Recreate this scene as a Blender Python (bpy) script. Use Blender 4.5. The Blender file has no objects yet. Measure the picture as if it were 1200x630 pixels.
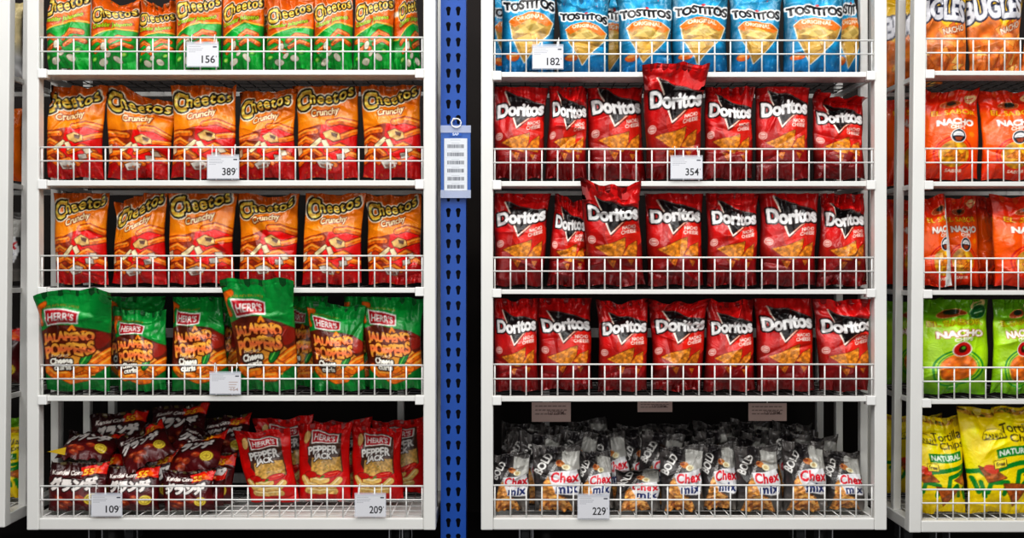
import bpy, math, random
import numpy as np
from mathutils import Vector

# ------------------------------------------------------------------ basics
S = 0.0023            # metres per photo pixel on the plane of the rack fronts (y = 0)
D = 2.95              # camera distance from that plane
CZ = (680.9 - 315) * S
COL = bpy.context.scene.collection
PI = math.pi

def at(px, py, y=0.0):
    f = (D + y) / D
    return Vector(((px - 600) * S * f, y, CZ + (315 - py) * S * f))

def zf(py):           # height of a level seen at photo row py on the front plane
    return CZ + (315 - py) * S

def lin(c):
    c = np.asarray(c, dtype=np.float64) / 255.0
    return np.where(c <= 0.04045, c / 12.92, ((c + 0.055) / 1.055) ** 2.4)

# ------------------------------------------------------------------ print raster (colours end up as mesh colour attributes)
_tc = {}
def text_tris(s, bold, space=1.0):
    k = (s, bold, space)
    if k in _tc: return _tc[k]
    cu = bpy.data.curves.new('lettering', 'FONT')
    cu.body = s; cu.offset = bold; cu.resolution_u = 4; cu.fill_mode = 'FRONT'; cu.size = 1; cu.space_character = space
    o = bpy.data.objects.new('lettering', cu); COL.objects.link(o)
    bpy.context.view_layer.update()
    ev = o.evaluated_get(bpy.context.evaluated_depsgraph_get())
    me = ev.to_mesh(); me.calc_loop_triangles()
    v = np.array([p.co[:2] for p in me.vertices], dtype=np.float64).reshape(-1, 2)
    t = np.array([tuple(q.vertices) for q in me.loop_triangles], dtype=int).reshape(-1, 3)
    ev.to_mesh_clear()
    bpy.data.objects.remove(o); bpy.data.curves.remove(cu)
    if len(v):
        lo, hi = v.min(0), v.max(0)
        v = (v - lo) / np.maximum(hi - lo, 1e-6)
    _tc[k] = (v, t)
    return _tc[k]

class Canvas:
    def __init__(self, ratio, w=150, ss=3, base=(128, 128, 128)):
        self.w, self.h, self.ss = w, int(round(w * ratio / 100)), ss
        self.W, self.H = self.w * ss, self.h * ss
        self.k = self.W / 100.0
        self.a = np.zeros((self.H, self.W, 3)); self.a[:] = base
        self.yy, self.xx = np.mgrid[0:self.H, 0:self.W]
        self.X, self.Y = (self.xx + .5) / self.k, (self.yy + .5) / self.k
        self.rng = np.random.RandomState(7)
    def put(self, m, c, al=1.0):
        if callable(c): c = c(self.X, self.Y)[m]
        self.a[m] = self.a[m] * (1 - al) + np.asarray(c, dtype=float) * al
    def grad(self, stops):            # vertical gradient (y, colour)
        ys = [q[0] for q in stops]
        for i in range(3):
            self.a[..., i] = np.interp(self.Y, ys, [q[1][i] for q in stops])
    def mtri(self, pts, tris):
        m = np.zeros((self.H, self.W), bool)
        P = pts * self.k - .5
        for t in tris:
            a, b, c = P[t[0]], P[t[1]], P[t[2]]
            x0, x1 = int(max(0, min(a[0], b[0], c[0]))), int(min(self.W - 1, max(a[0], b[0], c[0]) + 1))
            y0, y1 = int(max(0, min(a[1], b[1], c[1]))), int(min(self.H - 1, max(a[1], b[1], c[1]) + 1))
            if x1 < x0 or y1 < y0: continue
            xs, ys = self.xx[y0:y1 + 1, x0:x1 + 1], self.yy[y0:y1 + 1, x0:x1 + 1]
            d = (b[0]-a[0])*(c[1]-a[1]) - (b[1]-a[1])*(c[0]-a[0])
            if abs(d) < 1e-9: continue
            sg = 1 if d > 0 else -1
            e0 = ((b[0]-a[0])*(ys-a[1]) - (b[1]-a[1])*(xs-a[0])) * sg
            e1 = ((c[0]-b[0])*(ys-b[1]) - (c[1]-b[1])*(xs-b[0])) * sg
            e2 = ((a[0]-c[0])*(ys-c[1]) - (a[1]-c[1])*(xs-c[0])) * sg
            m[y0:y1 + 1, x0:x1 + 1] |= (e0 >= -.01) & (e1 >= -.01) & (e2 >= -.01)
        return m
    def mpoly(self, pts):
        m = np.zeros((self.H, self.W), bool); n = len(pts)
        for i in range(n):
            x0, y0 = pts[i]; x1, y1 = pts[(i + 1) % n]
            if y0 == y1: continue
            c = (y0 > self.Y) != (y1 > self.Y)
            m ^= c & (self.X < (x1 - x0) * (self.Y - y0) / (y1 - y0) + x0)
        return m
    def mell(self, cx, cy, rx, ry, rot=0):
        c, s = math.cos(math.radians(rot)), math.sin(math.radians(rot))
        x, y = self.X - cx, self.Y - cy
        return ((x*c + y*s)/rx)**2 + ((-x*s + y*c)/ry)**2 <= 1
    def grow(self, m, r):
        r = int(round(r * self.k))
        if r <= 0: return m
        out = np.zeros_like(m); W, H = self.W, self.H
        cs = np.pad(np.cumsum(m, 1), ((0, 0), (1, 0)))
        for dy in range(-r, r + 1):
            q = int(math.sqrt(r*r - dy*dy))
            hi = np.minimum(np.arange(W) + q + 1, W); lo = np.maximum(np.arange(W) - q, 0)
            h = (cs[:, hi] - cs[:, lo]) > 0
            if dy >= 0: out[dy:] |= h[:H - dy]
            else: out[:dy] |= h[-dy:]
        return out
    def poly(self, pts, c, edge=None):
        m = self.mpoly(pts)
        if edge: self.put(self.grow(m, edge[0]), edge[1])
        self.put(m, c)
    def ell(self, cx, cy, rx, ry, c, rot=0, edge=None):
        m = self.mell(cx, cy, rx, ry, rot)
        if edge: self.put(self.grow(m, edge[0]), edge[1])
        self.put(m, c)
    def ring(self, cx, cy, r, w, c):
        d = np.hypot(self.X - cx, self.Y - cy); self.put(abs(d - r) < w/2, c)
    def stroke(self, pts, w, c, edge=None):
        m = np.zeros((self.H, self.W), bool)
        for (x0, y0), (x1, y1) in zip(pts[:-1], pts[1:]):
            dx, dy = x1 - x0, y1 - y0
            t = np.clip(((self.X-x0)*dx + (self.Y-y0)*dy) / (dx*dx + dy*dy + 1e-9), 0, 1)
            m |= np.hypot(self.X - x0 - t*dx, self.Y - y0 - t*dy) < w/2
        if edge: self.put(self.grow(m, edge[0]), edge[1])
        self.put(m, c)
        return m
    def text(self, s, cx, cy, w, h, c, outs=(), bold=0.02, rot=0, shear=0, bend=0, taper=0, wob=0, fat=0, space=1.0):
        v, t = text_tris(s, bold, space)
        if not len(v): return
        x, y = v[:, 0] - .5, .5 - v[:, 1]
        hh = h * (1 + taper * (-x))
        px = x * w - y * h * shear
        py = y * hh + bend * (4 * x * x - .5) * h
        if wob: py = py + wob * h * np.sin(x * 17)
        r = math.radians(rot)
        P = np.stack([cx + px*math.cos(r) - py*math.sin(r), cy + px*math.sin(r) + py*math.cos(r)], 1)
        m = self.mtri(P, t)
        if fat: m = self.grow(m, fat)
        if c is None: return m
        for rr, oc in outs: self.put(self.grow(m, rr), oc)
        self.put(m, c)
    def logo(self, m, c, outs):
        for rr, oc in outs: self.put(self.grow(m, rr), oc)
        self.put(m, c)
    def tone(self, scale, amt, m=None, stretch=1):
        gh, gw = max(2, int(self.H / self.k / scale * stretch)), max(2, int(100 / scale))
        g = self.rng.rand(gh + 1, gw + 1)
        yi, xi = self.yy / self.H * gh, self.xx / self.W * gw
        y0, x0 = yi.astype(int), xi.astype(int); fy, fx = yi - y0, xi - x0
        n = (g[y0, x0]*(1-fx) + g[y0, x0+1]*fx)*(1-fy) + (g[y0+1, x0]*(1-fx) + g[y0+1, x0+1]*fx)*fy
        f = (1 + amt * (n - .5) * 2)[..., None]
        if m is None: self.a *= f
        else: self.a[m] *= f[m]
    def chip(self, pts, c, dark):
        m = self.mpoly(pts); self.put(self.grow(m, 1.0), dark); self.put(m, c); self.tone(4, .28, m); self.tone(1.6, .2, m)
    def fleck(self, n, box, r, cols, m=None):
        for i in range(n):
            cx, cy = self.rng.uniform(box[0], box[2]), self.rng.uniform(box[1], box[3])
            q = self.mell(cx, cy, r * self.rng.uniform(.5, 1.4), r * self.rng.uniform(.4, .9), self.rng.uniform(0, 180))
            if m is not None: q &= m
            self.put(q, cols[self.rng.randint(len(cols))])
    def shift(self, u, k):
        y = np.clip(((np.arange(self.H) + .5)/self.k - u)*k, 0, self.H/self.k - .01)
        self.a = self.a[(y*self.k).astype(int)]
    def done(self, back, val=.9, sat=1.15):
        a = np.clip(self.a, 0, 255).reshape(self.h, self.ss, self.w, self.ss, 3).mean((1, 3))
        g = a.mean(-1, keepdims=True); a = np.clip(g + (a - g)*sat, 0, 255)
        return lin(a)*val, lin(back)*val

def arcpts(cx, cy, r, a0, a1, n=8, ry=None):
    return [(cx + r*math.cos(math.radians(a0 + (a1-a0)*i/n)), cy + (ry or r)*math.sin(math.radians(a0 + (a1-a0)*i/n))) for i in range(n + 1)]

GOLD = lambda X, Y: np.stack([236 - 24*np.sin(Y*.6 + X*.1), 202 - 34*np.sin(Y*.6 + X*.1), 98 - 30*np.sin(Y*.6 + X*.1)], -1)

def pr_crunchy():
    c = Canvas(150)
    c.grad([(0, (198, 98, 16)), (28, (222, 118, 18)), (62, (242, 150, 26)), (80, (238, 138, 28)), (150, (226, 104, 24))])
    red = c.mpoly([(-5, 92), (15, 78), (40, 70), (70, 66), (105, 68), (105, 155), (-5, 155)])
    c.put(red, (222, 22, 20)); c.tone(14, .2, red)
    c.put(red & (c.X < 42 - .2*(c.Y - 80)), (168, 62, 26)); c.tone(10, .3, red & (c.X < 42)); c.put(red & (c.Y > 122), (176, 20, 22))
    for p, w in (([(56, 66), (74, 63), (98, 70)], 9), ([(62, 90), (80, 86), (102, 80)], 8), ([(50, 108), (72, 100), (90, 110)], 8),
                 ([(-2, 86), (14, 82), (34, 80)], 9), ([(-2, 100), (16, 92), (30, 98)], 9), ([(6, 114), (26, 108), (40, 116)], 8),
                 ([(70, 122), (84, 112), (100, 118)], 8), ([(30, 126), (50, 120), (64, 128)], 7), ([(2, 128), (16, 120), (28, 128)], 7)):
        m = c.stroke(p, w, (222, 112, 26), edge=(1.4, (112, 26, 10))); c.tone(4, .3, m)
        c.stroke([(q[0], q[1] - w*.2) for q in p], w*.22, (250, 178, 84))
    for q, cc in (([(46, 82), (58, 76), (72, 82), (74, 90), (62, 93), (50, 89)], (226, 184, 116)), ([(22, 104), (40, 90), (45, 93), (34, 103), (26, 108)], (240, 222, 178)), ([(42, 94), (50, 92), (56, 102), (48, 106)], (236, 214, 180)),
                  ([(74, 104), (84, 103), (88, 110), (78, 113)], (226, 214, 190)), ([(66, 113), (78, 112), (80, 119), (68, 121)], (214, 206, 194)), ([(32, 126), (46, 122), (60, 127), (56, 135), (38, 135)], (218, 214, 206)), ([(0, 104), (8, 100), (9, 112), (2, 116)], (230, 206, 170))):
        c.poly(q, cc, edge=(1.2, (96, 36, 16))); m = c.mpoly(q); c.tone(5, .22, m)
    c.poly([(58, 79), (70, 82), (68, 88), (60, 85)], (96, 60, 40)); c.poly([(38, 130), (54, 129), (54, 134), (40, 134)], (150, 120, 110))
    c.fleck(26, (5, 118, 95, 146), 1.6, [(220, 60, 40), (140, 14, 18), (210, 120, 60)])
    lm = c.text('C', 15, 32, 22, 32, None, bold=.022, rot=-8, shear=.14, fat=.5) | c.text('heetos', 58, 22, 68, 22, None, bold=.016, rot=-10, bend=-.12, taper=.25, fat=.25, space=1.2)
    c.logo(lm, GOLD, ((5.0, (250, 240, 220)), (2.8, (24, 18, 14))))
    c.text('Crunchy', 50, 51, 46, 14, (255, 240, 196), outs=((1.6, (140, 52, 8)),), bold=.024, rot=-12, shear=.25)
    return c.done((190, 95, 30), .8)

def pr_cheddar():
    c = Canvas(150)
    c.grad([(0, (200, 94, 16)), (50, (228, 116, 20)), (66, (218, 100, 20)), (150, (200, 90, 20))])
    g = c.mpoly([(-5, 92), (12, 82), (34, 72), (60, 64), (105, 66), (105, 155), (-5, 155)])
    c.put(g, (16, 150, 58)); c.tone(12, .22, g)
    c.stroke([(-4, 91), (14, 80), (36, 70), (60, 62), (104, 64)], 2, (250, 200, 80))
    lm = c.text('C', 16, 37, 23, 33, None, bold=.022, rot=-8, shear=.14, fat=.5) | c.text('heetos', 60, 26, 72, 23, None, bold=.016, rot=-10, bend=-.12, taper=.25, fat=.25, space=1.2)
    c.logo(lm, GOLD, ((4.6, (252, 236, 214)), (2.8, (24, 18, 14))))
    c.poly([(4, 64), (40, 54), (92, 46), (94, 52), (44, 62), (8, 71)], (178, 64, 14))
    c.text('Cheddar Jalapeno', 48, 57, 84, 11, (202, 226, 56), outs=((1.0, (60, 90, 20)),), bold=.015, rot=-9, shear=.25)
    for p, w in (([(8, 96), (22, 90), (36, 96)], 9), ([(50, 92), (66, 80), (88, 84)], 9), ([(54, 104), (74, 94), (92, 100)], 8), ([(16, 114), (30, 106), (44, 112)], 8)):
        m = c.stroke(p, w, (214, 106, 34), edge=(1.2, (110, 44, 14))); c.tone(3, .35, m); c.stroke([(q[0], q[1]-2) for q in p], 1.8, (246, 170, 96))
    for x, y, rx, ry, r in ((36, 104, 6, 8, 15), (32, 134, 10, 6, -10), (64, 128, 9, 6, 25), (46, 120, 7, 4, -40)):
        c.ell(x, y, rx, ry, (232, 224, 206), r, edge=(1, (70, 60, 40)))
    for x, y in ((78, 116), (12, 128)):
        c.ell(x, y, 8, 5, (60, 170, 50), -20, edge=(1.2, (10, 70, 24))); c.ell(x, y, 4.5, 2.6, (190, 220, 120), -20)
    c.shift(20, 1.14)
    return c.done((150, 90, 30), .8)

def herr(c, cx, cy, w, h, rot):
    r = math.radians(rot)
    q = lambda x, y: (cx + x*w*math.cos(r) - y*h*math.sin(r), cy + x*w*math.sin(r) + y*h*math.cos(r))
    c.poly([q(-.56, -.62), q(.56, -.42), q(.54, .46), q(-.5, .66)], (250, 246, 240))
    c.poly([q(-.51, -.5), q(.51, -.32), q(.49, .36), q(-.46, .53)], (186, 18, 40))
    c.text("HERR'S", cx, cy + .5, w*.84, h*.58, (255, 250, 245), bold=.03, rot=rot, taper=.25)

def pr_popper():
    c = Canvas(150, base=(20, 150, 66))
    c.grad([(0, (24, 164, 78)), (60, (14, 140, 60)), (150, (12, 110, 48))]); c.tone(16, .14)
    c.stroke([(3, 42), (0, 30), (4, 18), (12, 17)], 7, (236, 120, 30), edge=(1, (150, 60, 14)))
    c.text('MADE WITH REAL CHEESE', 34, 22, 46, 3.2, (214, 160, 60), bold=.01, rot=2)
    b = c.mpoly([(-5, 56), (20, 47), (50, 48), (80, 54), (105, 66), (105, 104), (80, 116), (40, 122), (-5, 118)])
    c.put(b, (98, 40, 26)); c.tone(12, .2, b)
    c.ell(84, 72, 16, 13, (146, 44, 30)); 
    c.poly([(38, 98), (80, 84), (94, 96), (80, 126), (40, 128), (20, 112)], (226, 160, 74))
    for p in ([(74, 108), (88, 98), (100, 92)], [(66, 120), (84, 114), (100, 104)], [(30, 124), (46, 132), (68, 128)], [(52, 116), (66, 108), (80, 116)], [(10, 116), (22, 126), (40, 124)]):
        m = c.stroke(p, 12, (230, 122, 30), edge=(1.1, (140, 60, 16))); c.tone(4, .25, m); c.stroke([(q[0], q[1]-3) for q in p], 2.6, (250, 180, 80))
    c.ell(68, 98, 5.5, 14, (24, 120, 50), 32, edge=(1.3, (8, 56, 22))); c.stroke([(62, 106), (72, 90)], 2, (120, 196, 90))
    herr(c, 34, 36, 44, 19, 2)
    c.stroke([(46, 55), (50, 49), (54, 55)], 4, (246, 150, 40)); 
    og = lambda X, Y: np.stack([np.full_like(X, 248), 158 + 26*np.sin(Y*.35), np.full_like(X, 84)], -1)
    c.text('JALAPENO', 43, 67, 74, 18, og, outs=((2.0, (92, 34, 12)),), bold=.03, rot=-3, wob=.08, fat=.6)
    c.stroke([(62, 57), (66, 55.5), (70, 56.5)], 1.5, (250, 150, 50))
    c.text('POPPERS', 44, 85, 72, 19, og, outs=((2.0, (92, 34, 12)),), bold=.03, rot=-5, wob=-.08, fat=.6)
    c.text('flavored', 30, 95, 26, 6, (250, 226, 190), bold=.01, rot=-5)
    c.text('Cheese', 32, 103, 34, 10, (252, 250, 240), outs=((1.9, (40, 26, 18)),), bold=.035, rot=-4, fat=.3)
    c.text('curls', 34, 113, 26, 9, (252, 250, 240), outs=((1.9, (40, 26, 18)),), bold=.035, rot=-4, fat=.3)
    return c.done((14, 110, 50))

def pr_pepper():
    c = Canvas(152)
    c.grad([(0, (196, 26, 24)), (60, (214, 30, 26)), (152, (190, 20, 22))]); c.tone(18, .12)
    c.poly([(24, 12), (84, 16), (88, 92), (70, 100), (34, 100), (20, 74)], (84, 56, 44)); 
    t = c.mpoly([(28, 66), (84, 62), (86, 92), (60, 102), (26, 96)]); c.put(t, (206, 166, 96)); c.tone(3, .22, t)
    c.fleck(14, (30, 68, 84, 94), 1.3, [(190, 60, 40), (110, 120, 50), (240, 220, 160)], t)
    c.ell(17, 25, 5.5, 12, (222, 184, 122), 8, edge=(.8, (120, 70, 40)))
    herr(c, 52, 26, 50, 20, 1)
    c.text('PEPPER', 50, 50, 58, 16, (252, 250, 246), outs=((1.6, (44, 24, 20)),), bold=.035, rot=-5, fat=.3)
    c.text('JACK', 50, 64, 36, 15, (252, 250, 246), outs=((1.6, (44, 24, 20)),), bold=.035, rot=-5, shear=.12, fat=.3)
    for p in ([(12, 104), (20, 118), (44, 120)], [(44, 124), (66, 122), (80, 108)], [(20, 128), (44, 134), (72, 130)], [(30, 108), (44, 112), (56, 108)]):
        m = c.stroke(p, 12, (228, 192, 120), edge=(1, (150, 96, 50))); c.tone(4, .18, m); c.stroke([(q[0], q[1]-3) for q in p], 2.6, (250, 232, 180))
    c.ell(26, 98, 12, 6, (190, 30, 24), 10, edge=(.8, (90, 12, 12)))
    c.ell(66, 97, 18, 5.5, (206, 30, 22), -16, edge=(1, (90, 12, 12))); c.stroke([(60, 97), (78, 92)], 1.4, (246, 130, 100)); c.stroke([(46, 104), (52, 101)], 3, (70, 130, 40))
    return c.done((150, 20, 20))

def pr_grande():
    c = Canvas(100, base=(70, 14, 18))
    c.grad([(0, (40, 10, 12)), (30, (64, 12, 16)), (70, (92, 18, 24)), (100, (74, 14, 18))]); c.tone(14, .3)
    c.poly([(58, 8), (80, 4), (100, 2), (100, 26), (84, 22), (60, 28)], (206, 36, 22)); c.poly([(62, 14), (84, 8), (96, 20), (64, 26)], (240, 110, 30))
    c.text('Kendei Corn', 36, 20, 52, 10, (246, 240, 234), bold=.03, fat=.25, rot=-2, shear=.25)
    c.text('55', 72, 18, 18, 13, (250, 196, 60), outs=((1.4, (180, 30, 16)),), bold=.035, shear=.2, rot=-4)
    c.text('グランデ', 46, 43, 78, 25, (236, 230, 226), outs=((2.2, (26, 8, 10)),), bold=.03, shear=.12, rot=-1, fat=1.5)
    for x, y in ((24, 72), (40, 80), (58, 70), (30, 88)):
        m = c.mell(x, y, 10, 6, 25); c.put(m, (150, 60, 34)); c.tone(4, .3, m); c.ell(x-2, y-2, 4, 2, (206, 120, 80), 25)
    c.ell(78, 74, 11, 11, (222, 200, 84), edge=(1, (120, 90, 20))); c.ring(78, 74, 7.5, 1.2, (150, 120, 40)); c.stroke([(74, 74), (82, 74)], 1.6, (150, 120, 40)); c.stroke([(78, 70), (78, 79)], 1.4, (150, 120, 40))
    return c.done((96, 80, 40))

def pr_corn():
    c = Canvas(176)
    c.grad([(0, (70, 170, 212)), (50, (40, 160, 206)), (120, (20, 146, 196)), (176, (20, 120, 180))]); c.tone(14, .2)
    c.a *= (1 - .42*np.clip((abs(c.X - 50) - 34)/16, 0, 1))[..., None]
    c.fleck(40, (0, 0, 100, 176), 1.3, [(150, 214, 236), (208, 70, 84), (120, 200, 230)])
    c.poly([(14, 78), (24, 70), (50, 64), (78, 68), (95, 82), (88, 104), (66, 130), (44, 160), (34, 140), (20, 110)], (206, 158, 74), edge=(1.8, (246, 240, 220)))
    ch = c.mpoly([(16, 86), (50, 76), (86, 88), (84, 108), (62, 128), (44, 150), (36, 138), (20, 112)])
    c.put(ch, (202, 160, 80)); c.tone(9, .3, ch); c.tone(3, .14, ch)
    c.poly([(22, 100), (52, 84), (80, 92), (60, 106)], (236, 204, 120)); c.poly([(44, 92), (62, 86), (70, 96), (54, 102)], (196, 168, 90))
    c.poly([(28, 112), (52, 104), (60, 128), (40, 146)], (222, 178, 84), edge=(.8, (150, 100, 40)))
    c.poly([(12, 80), (24, 69), (50, 63), (78, 67), (95, 82), (84, 90), (50, 78), (22, 90)], (234, 124, 24))
    c.ell(22, 146, 12, 7, (226, 112, 40), 0, edge=(.9, (150, 56, 20))); c.ell(22, 143, 9, 3, (240, 170, 90))
    c.text('ORIGINAL', 52, 73, 52, 8.5, (255, 246, 226), bold=.02, bend=.12)
    c.text('TOSTITOS', 51, 47, 94, 20, (22, 20, 24), outs=((3.0, (248, 250, 250)),), bold=.04, wob=.06, bend=.08, fat=.5)
    c.ell(55, 33, 3.4, 3, (214, 40, 44))
    c.shift(11, 1.06)
    return c.done((60, 130, 170), .85, 1.04)

def pr_nacho():
    c = Canvas(182)
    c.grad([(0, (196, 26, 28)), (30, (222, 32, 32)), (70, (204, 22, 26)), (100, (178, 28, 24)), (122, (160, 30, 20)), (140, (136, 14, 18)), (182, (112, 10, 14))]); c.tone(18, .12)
    c.a *= (1 - .5*np.clip((abs(c.X - 52) - 40)/12, 0, 1))[..., None]  # shading of the bag's sides painted into the print colour
    c.ell(70, 92, 34, 26, (216, 40, 24)); c.tone(20, .14)
    c.poly([(22, 24), (98, 46), (47, 92)], (22, 16, 18), edge=(1.5, (70, 10, 12)))
    c.stroke([(22, 24), (94, 45)], 1.2, (120, 110, 106)); c.stroke([(21, 24), (34, 54), (46, 90)], 2.4, (238, 222, 206))
    c.stroke([(46, 90), (98, 46)], 3.4, (196, 90, 60)); c.stroke([(47, 89), (90, 52)], 1.1, (250, 226, 206)); c.stroke([(38, 70), (46, 90), (54, 83)], 2.4, (248, 240, 230))
    c.text('Doritos', 53, 55, 88, 25, (252, 251, 250), outs=((2.8, (26, 10, 12)),), bold=.03, rot=-3, fat=.7)
    c.text('NACHO', 80, 79, 24, 6.5, (250, 236, 226), bold=.03, rot=-6, shear=.1); c.text('CHEESE', 79, 87, 28, 6.5, (250, 236, 226), bold=.03, rot=-6, shear=.1)
    c.ell(12, 104, 7, 7, (232, 190, 180)); c.ring(12, 104, 5, .9, (190, 60, 60)); c.stroke([(8.5, 104), (15.5, 104)], 1.2, (190, 60, 60))
    c.chip([(16, 116), (40, 108), (72, 97), (70, 116), (60, 134), (40, 130)], (206, 130, 42), (110, 20, 14))
    c.chip([(64, 128), (76, 112), (92, 103), (91, 120), (88, 134)], (200, 120, 38), (110, 20, 14))
    c.chip([(34, 134), (52, 136), (46, 150)], (176, 100, 34), (100, 14, 12)); c.chip([(72, 136), (84, 138), (78, 148)], (176, 100, 34), (100, 14, 12))
    return c.done((150, 22, 24), .92, 1.06)

def pr_mix():
    c = Canvas(164, base=(60, 57, 57))
    c.grad([(0, (112, 109, 107)), (22, (80, 76, 75)), (90, (58, 54, 54)), (164, (104, 100, 96))]); c.tone(12, .3)
    c.poly([(62, 8), (98, 20), (100, 62), (74, 64), (58, 50)], (186, 185, 180)); c.poly([(30, 0), (60, 4), (46, 40), (18, 52)], (44, 40, 42))
    c.text('BOLD', 21, 46, 52, 19, (236, 234, 230), outs=((1.6, (30, 26, 26)),), bold=.03, rot=-60, fat=.2)
    c.text('PARTY BLEND', 37, 66, 40, 6.5, (220, 216, 212), bold=.02, rot=-60)
    c.ell(56, 46, 10, 8, (202, 134, 78), 20); c.ell(52, 44, 5, 4, (146, 74, 44)); c.ell(68, 54, 9, 7, (236, 230, 196)); c.ell(68, 54, 5, 4, (200, 176, 130))
    c.poly([(32, 68), (92, 60), (99, 92), (90, 122), (44, 118), (34, 96)], (236, 236, 238))
    w = c.mpoly([(20, 92), (30, 78), (44, 116), (66, 128), (80, 164), (8, 164)])
    c.put(w, (210, 148, 84)); c.tone(6, .4, w); c.tone(3, .3, w)
    for i in range(16):
        x, y = c.rng.uniform(18, 64), c.rng.uniform(112, 158); c.put(c.mell(x, y, 7, 3.4, c.rng.uniform(0, 180)) & w, [(236, 186, 116), (186, 116, 62), (226, 168, 110), (140, 84, 50)][i % 4])
    c.text('Chex', 66, 79, 60, 24, (214, 18, 46), bold=.03, rot=-2, shear=.12, fat=.2, space=1.08)
    c.text('mix', 68, 106, 46, 21, (24, 44, 104), outs=((1.6, (246, 246, 250)),), bold=.03, rot=-2, shear=.1, fat=.2, space=1.12)
    return c.done((66, 62, 62), .85, 1.1)

def pr_horn():
    c = Canvas(150)
    c.grad([(0, (196, 160, 40)), (46, (226, 186, 40)), (74, (240, 200, 50)), (84, (228, 140, 60)), (150, (190, 90, 40))])
    q = c.Y > 72 + 8*np.sin(c.X*.12); c.put(q, (228, 132, 62)); c.tone(9, .3, q)
    for i in range(18):
        x, y, a = c.rng.uniform(2, 98), c.rng.uniform(84, 140), c.rng.uniform(0, 2*PI)
        p = [(x, y), (x + 22*math.cos(a - .25), y + 22*math.sin(a - .25)), (x + 22*math.cos(a + .25), y + 22*math.sin(a + .25))]
        c.poly(p, [(240, 168, 84), (216, 120, 50), (250, 200, 120), (180, 90, 40)][i % 4], edge=(.7, (150, 70, 30)))
    c.text('BUGLES', 46, 52, 100, 36, (226, 226, 232), outs=((3, (34, 38, 62)),), bold=.03, bend=.12, rot=-4, fat=.6)
    c.text('NACHO', 74, 82, 40, 10, (240, 222, 200), outs=((1.2, (140, 60, 30)),), bold=.03, rot=-16)
    c.shift(9, 1.05)
    return c.done((190, 110, 50), .85)

def pr_sabor(base, base2, ringc, name_c):
    c = Canvas(180)
    c.grad([(0, base2), (36, base2), (50, base), (120, base), (180, base2)]); c.tone(16, .16)
    c.poly([(20, 26), (44, 14), (84, 10), (78, 22), (60, 36), (30, 36)], base2)
    c.ell(48, 30, 18, 7, (150, 70, 30), -6, edge=(1, (226, 170, 120))); c.ell(50, 28, 9, 5, (30, 40, 30), -4)
    c.ell(84, 16, 11, 9, (232, 200, 150), edge=(1.2, ringc)); c.stroke([(78, 16), (90, 15)], 2, ringc); c.stroke([(79, 20), (88, 19)], 1.2, ringc)
    c.text('EL SABOR', 52, 48, 76, 11, name_c, outs=((.7, (150, 50, 10)),), bold=.02)
    c.text('NACHO', 56, 69, 66, 13, (252, 246, 238), outs=((.9, (170, 60, 20)),), bold=.05, fat=.3)
    c.text('CHIPS', 58, 80, 28, 7, (252, 246, 238), bold=.04)
    c.ring(52, 132, 33, 3, ringc); c.ring(52, 132, 28, 1.6, ringc)
    m = c.mell(52, 132, 26, 26); c.put(m, (214, 158, 50)); c.tone(8, .3, m); c.tone(4, .2, m)
    c.chip([(34, 136), (54, 120), (66, 142)], (226, 140, 50), (150, 70, 20)); c.chip([(50, 146), (72, 128), (70, 150)], (206, 120, 40), (150, 70, 20))
    return c
def pr_sabor_o():
    c = pr_sabor((242, 100, 20), (200, 50, 18), (200, 36, 22), (246, 190, 40))
    c.ell(58, 98, 14, 14, (240, 240, 240)); c.ell(58, 98, 12.5, 12.5, (22, 40, 52)); c.poly(arcpts(58, 98, 10.5, 180, 360, 12, 9) , (240, 240, 240)); c.poly([(50, 100), (66, 100), (62, 108), (54, 108)], (150, 70, 40)); c.stroke([(52, 95), (64, 95)], 1.0, (150, 160, 170)); c.ell(84, 92, 5, 5, (246, 140, 30))
    c.text('SABOR', 54, 164, 28, 6, (250, 236, 220), bold=.03)
    return c.done((214, 74, 20))
def pr_sabor_g():
    c = pr_sabor((168, 208, 36), (106, 158, 26), (30, 130, 40), (190, 200, 30))
    m = c.mell(52, 132, 24, 24); c.put(m, (220, 120, 44)); c.tone(7, .3, m); c.tone(4, .2, m)
    c.ell(56, 98, 14, 14, (240, 236, 230)); c.ell(56, 98, 12.5, 12.5, (186, 30, 24)); c.ell(56, 98, 6, 7, (60, 30, 20)); c.ell(57, 96, 3, 3, (90, 160, 50))
    c.ell(84, 30, 12, 12, (20, 90, 44), edge=(1, (170, 210, 150))); c.stroke([(78, 30), (90, 30)], 1.6, (190, 220, 180))
    c.ell(50, 168, 8, 6, (60, 140, 30)); c.stroke([(46, 168), (54, 168)], 1.6, (200, 230, 150))
    return c.done((110, 170, 30))

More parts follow.
